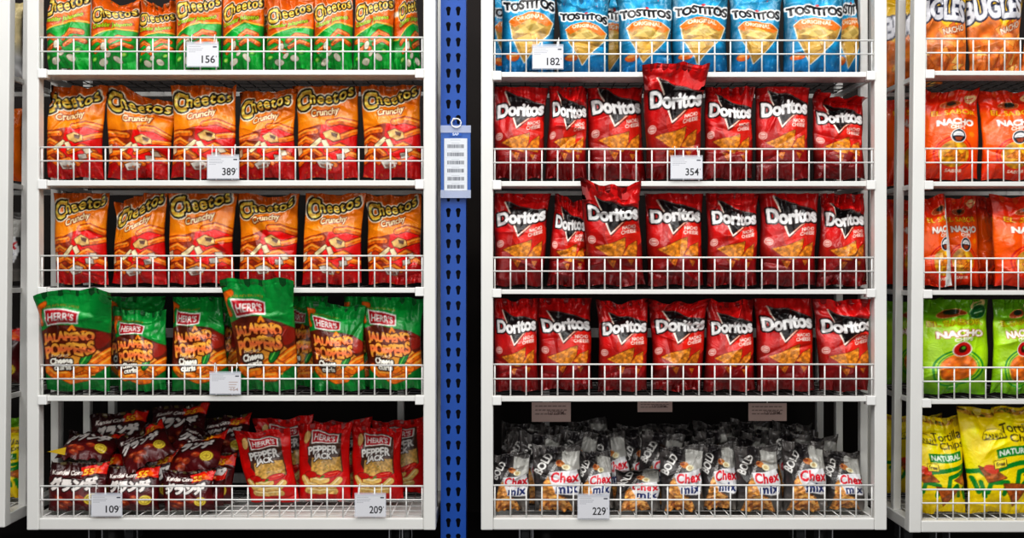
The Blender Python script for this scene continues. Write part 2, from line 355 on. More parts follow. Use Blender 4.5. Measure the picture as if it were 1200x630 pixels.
def pr_yellow():
    c = Canvas(150)
    c.grad([(0, (222, 196, 20)), (20, (246, 222, 20)), (110, (244, 218, 16)), (150, (226, 196, 18))]); c.tone(16, .1)
    b = (c.Y > 4) & (c.Y < 11); c.put(b, (186, 140, 50)); c.fleck(46, (0, 4, 100, 11), 2, [(110, 60, 30), (220, 180, 90), (70, 110, 40)], b)
    c.poly(arcpts(40, 45, 15, 180, 360, 12, 14), (246, 222, 20), edge=(1, (70, 60, 30))); c.poly(arcpts(40, 45, 14, 180, 360, 12, 13), (248, 226, 40))
    c.text('ZANUY', 40, 41, 24, 7, (40, 40, 36), bold=.01); c.stroke([(26, 46), (56, 44)], 1, (60, 56, 40))
    c.text('Tortilla', 74, 31, 48, 13, (34, 32, 26), bold=.012, rot=-5); c.text('Chips', 80, 46, 40, 14, (34, 32, 26), bold=.012, rot=-5)
    G = (14, 128, 44)
    c.poly([(40, 60), (94, 54), (95, 67), (42, 73)], G); c.text('NATURAL', 68, 63.5, 48, 8, (250, 250, 240), bold=.03, rot=-6)
    for p in ([(40, 88), (72, 80), (98, 76)], [(66, 110), (70, 92), (90, 86)], [(96, 82), (90, 96), (98, 104)], [(2, 92), (16, 88), (24, 94)], [(6, 100), (12, 118)], [(24, 118), (30, 104), (52, 106), (46, 122)], [(66, 118), (80, 104), (84, 122)], [(92, 110), (96, 126)], [(16, 104), (20, 124)]):
        c.stroke(p, 6.5, G)
    c.chip([(16, 82), (40, 90), (52, 100), (26, 104)], (170, 96, 44), (96, 50, 20)); c.chip([(46, 108), (82, 110), (60, 140)], (164, 90, 40), (96, 50, 20)); c.chip([(76, 96), (100, 88), (100, 110)], (176, 104, 50), (96, 50, 20))
    c.ell(32, 86, 10, 6, (206, 70, 40), 20); c.poly([(36, 76), (52, 74), (53, 84), (37, 86)], (250, 226, 60), edge=(.9, (60, 40, 20))); c.text('free', 45, 80, 12, 6, (40, 32, 20), bold=.02, rot=-4)
    return c.done((214, 190, 60))

def pr_cream():
    c = Canvas(150); c.grad([(0, (206, 192, 150)), (80, (220, 206, 168)), (110, (200, 200, 200)), (150, (170, 170, 172))]); c.tone(10, .2)
    c.ring(66, 40, 16, 3, (70, 60, 40)); c.text('B', 66, 40, 14, 16, (60, 50, 34), bold=.03); c.ring(40, 70, 12, 2.4, (120, 96, 60)); c.ell(76, 20, 12, 6, (206, 120, 50)); c.stroke([(50, 90), (90, 84)], 3, (110, 90, 50))
    return c.done((196, 176, 130))
def pr_orange():
    c = Canvas(150); c.grad([(0, (200, 100, 16)), (110, (214, 116, 20)), (150, (196, 90, 16))]); c.tone(16, .16)
    c.poly([(60, 96), (90, 94), (90, 110), (60, 112)], (40, 30, 20)); c.chip([(10, 60), (40, 44), (50, 80)], (240, 176, 70), (150, 70, 20))
    return c.done((196, 104, 24))

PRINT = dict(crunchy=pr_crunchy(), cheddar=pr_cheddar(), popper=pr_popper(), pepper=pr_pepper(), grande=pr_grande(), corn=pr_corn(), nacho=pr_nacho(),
             mix=pr_mix(), horn=pr_horn(), sabor=pr_sabor_o(), lime=pr_sabor_g(), yellow=pr_yellow(), cream=pr_cream(), plain=pr_orange())

def sample(img, x, y):
    h, w = img.shape[:2]
    x = np.clip(x * w - .5, 0, w - 1.001); y = np.clip(y * h - .5, 0, h - 1.001)
    x0, y0 = x.astype(int), y.astype(int); fx, fy = (x - x0)[..., None], (y - y0)[..., None]
    return (img[y0, x0]*(1-fx) + img[y0, x0+1]*fx)*(1-fy) + (img[y0+1, x0]*(1-fx) + img[y0+1, x0+1]*fx)*fy

# ------------------------------------------------------------------ materials
def new_mat(name):
    m = bpy.data.materials.new(name); m.use_nodes = True
    nt = m.node_tree; return m, nt, nt.nodes['Principled BSDF']

def mat_plain(name, rgb, rough=.5, metal=0, var=.06, scale=8, bump=0.0):
    m, nt, p = new_mat(name)
    n = nt.nodes.new('ShaderNodeTexNoise'); n.inputs['Scale'].default_value = scale; n.inputs['Detail'].default_value = 4
    tc = nt.nodes.new('ShaderNodeTexCoord'); nt.links.new(tc.outputs['Object'], n.inputs['Vector'])
    r = nt.nodes.new('ShaderNodeValToRGB'); c = lin(rgb)
    r.color_ramp.elements[0].position = .3; r.color_ramp.elements[1].position = .7
    r.color_ramp.elements[0].color = (*[float(v*(1-var)) for v in c], 1); r.color_ramp.elements[1].color = (*[float(min(1, v*(1+var))) for v in c], 1)
    nt.links.new(n.outputs['Fac'], r.inputs['Fac']); nt.links.new(r.outputs['Color'], p.inputs['Base Color'])
    p.inputs['Roughness'].default_value = rough; p.inputs['Metallic'].default_value = metal
    if bump:
        b = nt.nodes.new('ShaderNodeBump'); b.inputs['Strength'].default_value = bump; b.inputs['Distance'].default_value = .01
        nt.links.new(n.outputs['Fac'], b.inputs['Height']); nt.links.new(b.outputs['Normal'], p.inputs['Normal'])
    return m

def mat_print(name, rough=.3, bump=.25, scale=38, coat=.22, spec=.4):
    m, nt, p = new_mat(name)
    a = nt.nodes.new('ShaderNodeAttribute'); a.attribute_name = 'print'
    nt.links.new(a.outputs['Color'], p.inputs['Base Color'])
    p.inputs['Roughness'].default_value = rough; p.inputs['Specular IOR Level'].default_value = spec
    p.inputs['Coat Weight'].default_value = coat; p.inputs['Coat Roughness'].default_value = .12
    if bump:
        tc = nt.nodes.new('ShaderNodeTexCoord')
        v = nt.nodes.new('ShaderNodeTexNoise'); v.inputs['Scale'].default_value = scale; v.inputs['Detail'].default_value = 2; v.inputs['Distortion'].default_value = 1.2
        nt.links.new(tc.outputs['Object'], v.inputs['Vector'])
        b = nt.nodes.new('ShaderNodeBump'); b.inputs['Strength'].default_value = bump; b.inputs['Distance'].default_value = .012
        nt.links.new(v.outputs['Fac'], b.inputs['Height']); nt.links.new(b.outputs['Normal'], p.inputs['Normal'])
    return m

M_FILM = mat_print('glossy_printed_film', rough=.3)
M_MATTE = mat_print('satin_printed_film', rough=.42, coat=.1)
M_CARD = mat_print('printed_card', rough=.5, bump=0, coat=0)
M_WHITE = mat_plain('white_powder_coat', (224, 224, 221), .38, var=.03, scale=5)
M_WIRE = mat_plain('white_coated_wire', (230, 230, 228), .35, var=.02)
M_CLIP = mat_plain('white_plastic', (232, 232, 230), .4, var=.02)
M_BLUE = mat_plain('blue_powder_coat', (8, 76, 164), .4, var=.08, scale=6)
M_NAVY = mat_plain('shaded_blue_steel', (10, 18, 44), .5)  # upright's blue darkened to stand for the shade inside it
M_DARK = mat_plain('dark_wall_paint', (34, 27, 25), .8, var=.25, scale=3)
M_FLOOR = mat_plain('dark_polished_concrete', (44, 42, 42), .35, var=.15, scale=3)
M_STEEL = mat_plain('zinc_steel', (170, 172, 176), .35, .8)
M_RUBBER = mat_plain('grey_rubber', (70, 72, 76), .6)
M_SLEEVE = mat_plain('blue_plastic_sleeve', (44, 96, 176), .25, var=.05)
def mat_clear(name, tint=(.85, .9, 1)):
    m, nt, p = new_mat(name)
    p.inputs['Base Color'].default_value = (*tint, 1); p.inputs['Alpha'].default_value = .28; p.inputs['Roughness'].default_value = .15
    return m
M_CLEAR = mat_clear('clear_plastic')

# ------------------------------------------------------------------ mesh helpers
class MB:
    def __init__(self): self.v, self.f = [], []
    def box(self, x0, x1, y0, y1, z0, z1):
        b = len(self.v)
        self.v += [(x, y, z) for z in (z0, z1) for y in (y0, y1) for x in (x0, x1)]
        self.f += [tuple(b + i for i in q) for q in ((0, 2, 3, 1), (4, 5, 7, 6), (0, 1, 5, 4), (2, 6, 7, 3), (0, 4, 6, 2), (1, 3, 7, 5))]
        return self
    def bar(self, a, c, wx, wy):          # upright square tube from a to c (centre lines), sheared with the axis
        b = len(self.v)
        for p in (a, c): self.v += [(p[0] + sx*wx/2, p[1] + sy*wy/2, p[2]) for sy in (-1, 1) for sx in (-1, 1)]
        self.f += [tuple(b + i for i in q) for q in ((0, 2, 3, 1), (4, 5, 7, 6), (0, 1, 5, 4), (2, 6, 7, 3), (0, 4, 6, 2), (1, 3, 7, 5))]
        return self
    def rod(self, pts, r, n=8, closed=False):
        pts = [Vector(p) for p in pts]; m = len(pts); b = len(self.v)
        for i, p in enumerate(pts):
            a = pts[(i - 1) % m] if (closed or i > 0) else p; c = pts[(i + 1) % m] if (closed or i < m - 1) else p
            t = (c - a).normalized(); up = Vector((0, 0, 1)) if abs(t.z) < .9 else Vector((0, 1, 0))
            e1 = t.cross(up).normalized(); e2 = t.cross(e1)
            for k in range(n):
                g = 2*PI*k/n; self.v.append(tuple(p + r*(e1*math.cos(g) + e2*math.sin(g))))
        for i in range(m if closed else m - 1):
            j = (i + 1) % m
            for k in range(n): self.f.append((b + i*n + k, b + i*n + (k+1) % n, b + j*n + (k+1) % n, b + j*n + k))
        if not closed:
            self.f.append(tuple(b + k for k in range(n))[::-1]); self.f.append(tuple(b + (m-1)*n + k for k in range(n)))
        return self
    def build(self, name, mat, parent=None, bevel=0, smooth=False, origin=None):
        me = bpy.data.meshes.new(name)
        v = self.v
        if origin is not None: v = [(x - origin[0], y - origin[1], z - origin[2]) for x, y, z in v]
        me.from_pydata(v, [], self.f); me.materials.append(mat); me.update()
        if smooth: me.polygons.foreach_set('use_smooth', [True]*len(me.polygons))
        o = bpy.data.objects.new(name, me); COL.objects.link(o); o.parent = parent
        if origin is not None: o.location = origin
        if bevel:
            md = o.modifiers.new('bevel', 'BEVEL'); md.width = bevel; md.segments = 2; md.limit_method = 'ANGLE'
        return o

def empty(name, loc):
    o = bpy.data.objects.new(name, None); COL.objects.link(o); o.location = loc; o.empty_display_size = .05
    return o

def tag(o, label=None, cat=None, group=None, kind=None):
    if label: o['label'] = label
    if cat: o['category'] = cat
    if group: o['group'] = group
    if kind: o['kind'] = kind
    return o

def grid_mesh(name, P, colr, mat, wrap):
    """P (rows, cols, 3) -> mesh; wrap closes the rings."""
    nr, nc = P.shape[:2]
    me = bpy.data.meshes.new(name)
    idx = np.arange(nr*nc).reshape(nr, nc)
    nx = np.roll(idx, -1, 1) if wrap else idx[:, 1:]
    cu = idx if wrap else idx[:, :-1]
    q = np.stack([cu[:-1], nx[:-1], nx[1:], cu[1:]], -1).reshape(-1, 4)
    me.vertices.add(nr*nc); me.vertices.foreach_set('co', P.reshape(-1).astype(np.float32))
    me.loops.add(q.size); me.loops.foreach_set('vertex_index', q.reshape(-1).astype(np.int32))
    me.polygons.add(len(q)); me.polygons.foreach_set('loop_start', np.arange(0, q.size, 4, dtype=np.int32))
    me.polygons.foreach_set('use_smooth', np.ones(len(q), bool))
    me.update(calc_edges=True)
    at_ = me.color_attributes.new('print', 'FLOAT_COLOR', 'POINT')
    ca = np.ones((nr*nc, 4), np.float32); ca[:, :3] = colr.reshape(-1, 3); at_.data.foreach_set('color', ca.reshape(-1))
    me.materials.append(mat); me.validate()
    return me

# ------------------------------------------------------------------ bags
def sstep(a, b, x):
    t = np.clip((x - a)/(b - a), 0, 1); return t*t*(3 - 2*t)

def bag_shape(kind, BL, BR, TL, TR, T, lean, seed, nu, nv, sag, crump, yaw, uoff, vtop, twist, fold, edge=0):
    """BL.. are local (x, z); returns body and seal grids and their colours."""
    r = np.random.RandomState(seed)
    nb = 9
    u = np.concatenate([np.linspace(-1, 1, nu), np.linspace(1, -1, nb + 2)[1:-1]])
    front = np.concatenate([np.ones(nu, bool), np.zeros(nb, bool)])
    VS = .95
    v = np.concatenate([np.linspace(0, VS, nv), np.linspace(VS, 1, max(4, nv//14))[1:]])
    U, V = np.meshgrid(u, v); F = np.broadcast_to(front, U.shape)
    w = (np.abs(BR[0]-BL[0]) + np.abs(TR[0]-TL[0]))/2; h = ((TL[1]+TR[1]) - (BL[1]+BR[1]))/2
    s = (U + 1)/2
    bx = BL[0]*(1-s) + BR[0]*s; tx = TL[0]*(1-s) + TR[0]*s; bz = BL[1]*(1-s) + BR[1]*s; tz = TL[1]*(1-s) + TR[1]*s
    X = bx*(1-V) + tx*V; Z = bz*(1-V) + tz*V
    cx = ((BL[0]+BR[0])*(1-V) + (TL[0]+TR[0])*V)/2
    q = np.clip(V/VS, 0, 1)
    pin = np.sin(PI*np.clip(q, 0, 1))**.6 * (.028 + .025*r.rand())
    X = cx + (X - cx)*(1 - pin)
    X += w*.012*np.sin(V*(5 + 6*r.rand()) + 6*r.rand())*(np.abs(U)**3)
    # top outline: sagging middle, wavy
    tb = sstep(.62, 1, V)
    Z += -sag*h*(1 - U*U)*tb + h*tb*.012*(np.sin(U*(4 + 3*r.rand()) + 6*r.rand()) + .6*np.sin(U*9 + 6*r.rand()))
    Z += h*sstep(.3, 0, V)*.012*np.sin(U*5 + 6*r.rand())
    a = 1 - (1 - np.clip(q/.33, 0, 1))**2.3; b = 1 - (1 - np.clip((1-q)/.58, 0, 1))**1.9
    prof = a*b
    side = (1 - np.abs(U)**2.3)**.62
    t = T*prof*side
    # wrinkles
    d = np.zeros_like(U); A = h*.021*crump
    def ridges(n, x, p): 
        o = 0
        for i in range(n):
            f = r.uniform(3, 11); o = o + r.uniform(.5, 1)*(1 - 2*np.abs(np.sin(x*f + r.uniform(0, 6) + p*r.uniform(-3, 3))))
        return o
    d += A*1.35*ridges(4, U, (1-V)*4)*np.exp(-np.clip(1-V, 0, 1)/.14)
    d += A*.9*ridges(4, U, V*4)*np.exp(-V/.08)
    for i in range(int(19*crump) + 6):
        u0, v0 = r.uniform(-1, 1), r.uniform(.05, 1.0)
        if i % 3 == 0: v0 = r.uniform(.7, 1.0)
        if i % 3 == 1: u0 = r.choice([-1, 1])*r.uniform(.6, 1)
        ang = r.uniform(0, PI) if i % 3 else r.uniform(.9, 2.2)
        if i % 3 == 1: ang = r.uniform(-.5, .5)
        xx, yy = (U - u0)*w/2, (V - v0)*h
        dp = xx*math.sin(ang) - yy*math.cos(ang); dl = xx*math.cos(ang) + yy*math.sin(ang)
        wd = h*r.uniform(.015, .06); L = h*r.uniform(.08, .3)
        d += A*r.uniform(-1.8, 1.8)*np.exp(-np.sqrt(dp*dp + (wd*.15)**2)/wd)*np.exp(-(dl/L)**2)
    for i in range(5):
        u0, v0 = r.uniform(-.9, .9), r.uniform(.1, .95); R = r.uniform(.2, .45)
        d += A*r.uniform(-2.2, 2.2)*np.exp(-(((U-u0)*w/2)**2 + ((V-v0)*h)**2)/(R*w*.6)**2)
    for i in range(2):
        vl = r.uniform(.72, .93) + r.uniform(-.09, .09)*U + .03*np.sin(U*3 + r.uniform(0, 6))
        d += A*r.uniform(.7, 1.8)*r.choice([-1, 1])*(np.tanh((V - vl)/.02))*np.exp(-np.abs(V - vl)/.09)*sstep(-1.2, .4, U*r.choice([-1, 1]))
    d *= (1 - np.abs(U)**6*.8)
    d *= np.where(V > VS, .85, 1)
    if lean < -.05: d = np.where(V > .7, np.clip(d, -.02, .003 - .004*np.abs(np.sin(U*7))), d)
    wave = A*1.2*np.sin(U*(3 + 3*r.rand()) + 6*r.rand())*sstep(.6, 1, V)
    y = np.where(F, -t, t*.8) + d + wave
    y = np.where(F, y, y + .0012)
    seal = V > VS
    y = y + lean*np.clip(V, 0, 1)**(1.4 if lean > 0 else 2.3) + yaw*U*w/2 + twist*U*(V-.4)*w/2
    if fold: y = y + fold*h*np.clip((V - .84)/.16, 0, 1)**2; Z = Z - abs(fold)*h*.25*np.clip((V - .84)/.16, 0, 1)**2
    # corner ears curl
    ear = (np.abs(U)**4)*sstep(.78, 1, V); X += np.sign(U)*ear*w*.025; eL, eR = r.uniform(-1, 1, 2); y += ear*h*.06*np.where(U < 0, eL, eR); Z += ear*h*.03*np.where(U < 0, np.abs(eR), np.abs(eL))
    crimp = np.where(seal, .0007*np.sin(V*900), 0); y = y + crimp
    y[-1] = np.where(front, y[-1], y[-1] - .0006)
    img, back = PRINT[kind]
    du, dv = .012*np.sin(V*7 + 6*r.rand()) + uoff, .01*np.sin(U*4 + 6*r.rand())
    C = sample(img, (U + 1)/2 + du, 1 - V*vtop + dv*sstep(0, .1, V))
    C = np.where(F[..., None], C, back)
    if edge: C = np.where((F & (U > 1 - edge*(1.15 - V)))[..., None], lin((214, 214, 212)), C)
    P = np.stack([X, y, Z], -1)
    return (P[:nv], C[:nv]), (P[nv - 1:], C[nv - 1:])

_seed = [100]
def bag(kind, bl, br, tl, tr, floor, label, y=.062, lean=.03, T=.034, nu=84, nv=128, sag=.03, crump=1., yaw=0., uoff=0., vtop=1., twist=0., fold=0., group=None, seed=None, lift=0., name='snack_bag', mat=None, rot=None, lim=None, edge=0):
    """bl, br: photo columns of the two bottom corners; tl, tr: photo points of the two top corners; floor: height it stands on."""
    _seed[0] += 1; sd = seed if seed is not None else _seed[0]
    a, b = at(bl, 315, y), at(br, 315, y); org = Vector(((a.x + b.x)/2, y, floor + .004 + lift))
    p, q = at(tl[0], tl[1], y + lean), at(tr[0], tr[1], y + lean)
    g = [(a.x - org.x, 0), (b.x - org.x, 0), (p.x - org.x, p.z - org.z), (q.x - org.x, q.z - org.z)]
    return place(kind, g, org, label, lean, T, nu, nv, sag, crump, yaw, uoff, vtop, twist, fold, group, sd, name, mat, rot, lim, edge)

_built = []
def near(V, Fq):
    from mathutils.bvhtree import BVHTree
    lo, hi = V.min(0), V.max(0)
    t = None
    for l2, h2, V2, F2, box in _built:
        if (lo <= h2).all() and (l2 <= hi).all():
            if t is None: t = BVHTree.FromPolygons(V.tolist(), Fq)
            if box[0] is None: box[0] = BVHTree.FromPolygons(V2.tolist(), F2)
            if t.overlap(box[0]): return True
    return False

def coarse(P):
    nr, nc = P.shape[:2]
    ri = np.unique(np.linspace(0, nr - 1, min(nr, 34)).astype(int)); ci = np.unique(np.linspace(0, nc - 1, min(nc, 34)).astype(int))
    q = P[ri][:, ci]; r, c = q.shape[:2]; idx = np.arange(r*c).reshape(r, c); nx = np.roll(idx, -1, 1)
    return q.reshape(-1, 3), np.stack([idx[:-1], nx[:-1], nx[1:], idx[1:]], -1).reshape(-1, 4).tolist()

def fit(P, org, lim, hang=False):
    """keep a bag between its rack's posts, behind the wire guard and under the rail above (unless it hangs out in front)."""
    x0, x1, zg, zt = lim
    W = P + np.array(org)
    W[..., 1] = np.where(W[..., 2] < zg + .005, np.maximum(W[..., 1], .0158), W[..., 1])
    if hang: W[..., 1] = np.where(W[..., 2] > zt - .03, np.minimum(W[..., 1], -.008 + .12*np.minimum(W[..., 1], 0)), W[..., 1])
    inside = W[..., 1] > -.006
    W[..., 0] = np.where(inside, np.clip(W[..., 0], x0, x1), W[..., 0])
    W[..., 2] = np.where(inside & (W[..., 2] > zt - .005), zt - .005 - (W[..., 2] - zt)*.02, W[..., 2])
    return W - np.array(org)

def place(kind, g, org, label, lean, T, nu, nv, sag, crump, yaw, uoff, vtop, twist, fold, group, sd, name, mat, rot, lim=None, edge=0, ground=None):
    (P, C), (P2, C2) = bag_shape(kind, *g, T, lean, sd, nu, nv, sag, crump, yaw, uoff, vtop, twist, fold, edge)
    mt = mat or M_FILM
    org = Vector(org)
    if rot is None:
        lo = P[..., 2].min(); P = P.copy(); P2 = P2.copy(); P[..., 2] -= lo; P2[..., 2] -= lo
        RM = np.eye(3)
    else:
        from mathutils import Euler
        RM = np.array(Euler(rot).to_matrix())
        if ground is not None:
            zmin = (P.reshape(-1, 3) @ RM.T)[:, 2].min(); org.z = max(org.z, ground + .001 - zmin) if ground > 0 else org.z
    P0, P20, org0 = P, P2, org.copy()
    for dy in (0, .008, .016, .024, .032, .042, .055, None):
        if dy is None: org = org0; dy = 0
        else: org = Vector((org0.x*(D + org0.y + dy)/(D + org0.y), org0.y + dy, org0.z))
        P, P2 = (P0, P20) if lim is None else (fit(P0, org, lim, lean < -.05), fit(P20, org, lim, lean < -.05))
        V, Fq = coarse(np.concatenate([P[:-1], P2], 0) @ RM.T + np.array(org))
        if not near(V, Fq): break
    _built.append((V.min(0), V.max(0), V, Fq, [None]))
    o = bpy.data.objects.new(name, grid_mesh(name, P, C, mt, True)); COL.objects.link(o)
    o.location = org
    if rot: o.rotation_euler = rot
    k = bpy.data.objects.new('top_seal', grid_mesh('top_seal', P2, C2, mt, True)); COL.objects.link(k); k.parent = o
    return tag(o, label, 'snack bag', group)

def free_bag(kind, w, h, loc, rot, label, T=.02, nu=60, nv=60, sag=.02, crump=1., group=None, seed=None, mat=None, name='snack_bag', uoff=0., ground=None):
    _seed[0] += 1; sd = seed if seed is not None else _seed[0]
    g = [(-w/2, 0), (w/2, 0), (-w/2, h), (w/2, h)]
    return place(kind, g, Vector(loc), label, 0., T, nu, nv, sag, crump, 0., uoff, 1., 0., 0., group, sd, name, mat, tuple(rot), None, 0, ground)

# ------------------------------------------------------------------ the setting
def struct(name, mb, mat, **k):
    o = mb.build(name, mat, **k); o['kind'] = 'structure'; return o
struct('floor', MB().box(-4, 4, -4.5, 1.6, -.05, 0), M_FLOOR)
struct('wall_back', MB().box(-4, 4, .84, .9, 0, 3.2), M_DARK)

# ------------------------------------------------------------------ racks
M_SHADE = mat_plain('shaded_white_wire', (92, 90, 90), .6)  # rack wire with under-shelf shade put into its colour
RAILS_TOP = None
def rel(root):
    return tuple(root.location)

class Part(MB):
    def put(self, name, mat, root, parent=None, bevel=0, smooth=False):
        ox, oy, oz = root.location
        self.v = [(x - ox, y - oy, z - oz) for x, y, z in self.v]
        return self.build(name, mat, parent or root, bevel, smooth)

def rack(xl, xr, rails, guards, label, name='shelf_rack', slant=0.0, casters=(), pitch=18.8, bottom=(607, 621)):
    """xl, xr: outer columns of the two front posts at mid height; rails: (top, bottom) rows of four upper shelf rails; guards: (top, mid) rows of five wire guards."""
    zt, zb = zf(-120), zf(bottom[1])
    X = lambda px, z=None: (px - 600)*S + (0 if z is None else slant*(z - CZ))
    root = empty(name, (X((xl + xr)/2), .2, 0)); tag(root, label, 'shelf rack')
    pw = 14.5*S
    cl, cr = X(xl) + pw/2, X(xr) - pw/2
    sl = lambda z: slant*(z - CZ)
    for c in (cl, cr):
        for y in (.017, .152, .385):
            Part().bar((c + sl(zb), y, zb), (c + sl(zt), y, zt), pw if y < .1 else .022, .034 if y < .1 else .026).put('post', M_WHITE, root, bevel=.003)
    f = Part()
    f.box(cl + pw/2 + sl(zb), cr - pw/2 + sl(zb), .001, .033, zf(bottom[1]) + .0005, zf(bottom[0])).put('bottom_rail', M_WHITE, root, bevel=.003)
    for c in (cl, cr):
        Part().box(c - .015 + sl(zb), c + .015 + sl(zb), .034, .372, zb, zb + .032).put('side_rail', M_WHITE, root, bevel=.003)
    levels = [(a, b) for a, b in rails] + [bottom]
    for i, (ra, rb) in enumerate(levels):
        z = zf(ra); o = sl(z); a, b = cl + pw/2 + o, cr - pw/2 + o
        s = Part()
        if i < 4:
            s.box(a, b, .003, .026, zf(rb), z); s.box(a, b, .026, .095, zf(rb), zf(rb) + .004)
            s.box(a, b, .37, .385, zf(rb), z)
        else:
            s.box(a, b, .034, .39, z - .022, z - .016)
        for e in (a, b):
            s.box(e - .012 if e == a else e + .002, e - .002 if e == a else e + .012, .034, .372, z - .016, z - .002)
        sh = s.put('shelf', M_WHITE, root, bevel=.0015)
        w = Part(); g = Part(); gt, gm = guards[i]
        n = int(round((b - a)/(pitch*S))); xs = [a + .004 + (b - a - .008)*k/n for k in range(n + 1)]
        for x in xs:
            w.rod([(x, .011, z + .001), (x, .011, zf(gt))], .0022, 6)
            g.rod([(x, .011, z + .001), (x, .376, z + .001)], .0016, 5)
        w.rod([(a, .0095, zf(gt)), (b, .0095, zf(gt))], .0026, 6); w.rod([(a, .0095, zf(gm)), (b, .0095, zf(gm))], .0023, 6)
        for y in (.04, .1, .16, .22, .28, .34, .372): g.rod([(a, y, z - .0015), (b, y, z - .0015)], .0016, 5)
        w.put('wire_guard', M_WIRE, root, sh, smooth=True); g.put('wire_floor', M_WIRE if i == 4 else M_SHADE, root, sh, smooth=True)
        if i < 4:
            for e, sgn in ((a, 1), (b, -1)):
                x0, x1 = sorted((e - sgn*.002, e + sgn*.022))
                Part().box(x0, x1, -.004, .024, zf(rb) - .009, z + .002).put('end_bracket', M_CLIP, root, sh, bevel=.002)
    for px, y in casters:
        x = X(px); c = Part()
        c.box(x - .035, x + .035, y - .03, y + .03, zb - .006, zb)
        for sx in (-.018, .018): c.box(x + sx - .002, x + sx + .002, y - .02, y + .025, .035, zb - .006)
        co = c.put('caster', M_STEEL, root, bevel=.001)
        wpts = Part(); n = 20
        for k, sx in enumerate((-.013, .013)):
            wpts.v += [(x + sx, y + .005 + .045*math.cos(2*PI*j/n), .045 + .045*math.sin(2*PI*j/n)) for j in range(n)]
        wpts.f += [(j, (j+1) % n, n + (j+1) % n, n + j) for j in range(n)] + [tuple(range(n))[::-1], tuple(range(n, 2*n))]
        wpts.put('wheel', M_RUBBER, root, co, bevel=.003)
    return root

R_L = [(81.5, 87.5), (211, 217.5), (337, 343), (464, 470)]
G_L = [(43, 59.5), (172, 188), (299.5, 316.5), (428, 444), (570, 586)]
R_R = [(84, 90), (212, 218), (339, 344.5), (464.5, 470.5)]
G_R = [(46.5, 62.5), (174, 190), (301.5, 317.5), (427, 444), (569, 586)]
R_F = [(82.5, 88), (212.5, 218), (340, 345.5), (468, 473.5)]
G_F = [(44.5, 61), (173.5, 190), (302.5, 319), (430.7, 447), (574, 590)]
rack(31, 510.5, R_L, G_L, 'white wheeled wire-shelf rack of orange snack bags beside the blue upright', casters=((105, .06), (462, .06), (105, .34), (462, .34)))
rack(563.5, 1039.5, R_R, G_R, 'white wheeled wire-shelf rack holding three shelves of red chip bags', casters=((617, .06), (973, .06), (617, .34), (973, .34)))
rack(1068.5, 1545, R_F, G_F, 'white rack at the right edge with orange, lime and yellow bags', slant=.0098, casters=((1112, .06), (1112, .34)), bottom=(610, 624))
rack(-468, 8.5, R_L, G_L, 'white rack mostly cut off at the far left edge', slant=.0098, casters=((-40, .06),), bottom=(603, 618))

def rear_frame(pxs, label):
    xs = [at(p, 315, .6).x for p in pxs]
    root = empty('rear_rack', ((xs[0] + xs[-1])/2, .6, 0)); tag(root, label, 'rack')
    for x in xs:
        Part().box(x - .011, x + .011, .587, .613, .0, .66).put('post', M_WHITE, root, bevel=.002)
        Part().box(x - .016, x + .016, .575, .625, 0, .012).put('foot', M_RUBBER, root)
    Part().box(xs[0] + .011, xs[-1] - .011, .592, .608, .15, .18).put('cross_rail', M_WHITE, root)
    Part().box(xs[0] + .011, xs[-1] - .011, .592, .608, .62, .65).put('cross_rail', M_WHITE, root)
rear_frame((132, 470), 'low white frame in the dark behind the left rack, seen over the maroon bags')
rear_frame((640, 960), 'low white frame in the dark behind the grey snack mix bags')

# ------------------------------------------------------------------ blue upright between the racks
def upright():
    y = .06
    x0, x1 = at(516.5, 0, y).x, at(546, 0, y).x; xc = (x0 + x1)/2
    root = empty('perforated_upright', (xc, y, 0)); tag(root, 'blue perforated steel upright standing between the two middle racks', 'upright')
    cu = bpy.data.curves.new('face_plate', 'CURVE'); cu.dimensions = '2D'; cu.fill_mode = 'BOTH'; cu.extrude = .001
    def spl(pts):
        sp = cu.splines.new('POLY'); sp.points.add(len(pts) - 1)
        for p, (a, b) in zip(sp.points, pts): p.co = (a, b, 0, 1)
        sp.use_cyclic_u = True
    H = 1.95; hw = (x1 - x0)/2
    spl([(-hw, 0), (hw, 0), (hw, H), (-hw, H)])
    f = (D + y)/D
    for k in range(-4, 37):
        z = CZ + (315 - (612 - 18.15*k))*S*f
        if not .03 < z < H - .03: continue
        for sx in (-.0135, .0135):
            q = [(sx + .0068*math.cos(t), z + .006 + .0068*math.sin(t)) for t in [math.radians(a) for a in range(-40, 221, 20)]]
            q += [(sx - .0036, z - .010), (sx - .002, z - .0125), (sx + .002, z - .0125), (sx + .0036, z - .010)]
            spl(q[::-1])
    o = bpy.data.objects.new('face_plate', cu); COL.objects.link(o); bpy.context.view_layer.update()
    me = bpy.data.meshes.new_from_object(o.evaluated_get(bpy.context.evaluated_depsgraph_get()))
    bpy.data.objects.remove(o)
    me.materials.clear(); me.materials.append(M_BLUE)
    p = bpy.data.objects.new('face_plate', me); COL.objects.link(p); p.parent = root; p.rotation_euler = (PI/2, 0, 0)
    for sx in (-1, 1):
        Part().box(xc + sx*(hw - .001) - .001, xc + sx*(hw - .001) + .001, y + .0012, y + .07, 0, H).put('side_flange', M_BLUE, root)
    Part().box(xc - hw + .003, xc + hw - .003, y + .045, y + .047, 0, H).put('hole_shade_sheet', M_NAVY, root)  # added dark sheet that paints the shade seen through the holes
    Part().box(xc - .05, xc + .05, y + .075, y + .12, 0, .008).put('base_plate', M_BLUE, root)
    Part().box(xc - hw - .0, xc + hw, y + .0712, y + .08, 0, H).put('back_plate', M_NAVY, root)
    return xc, y
UX, UY = upright()
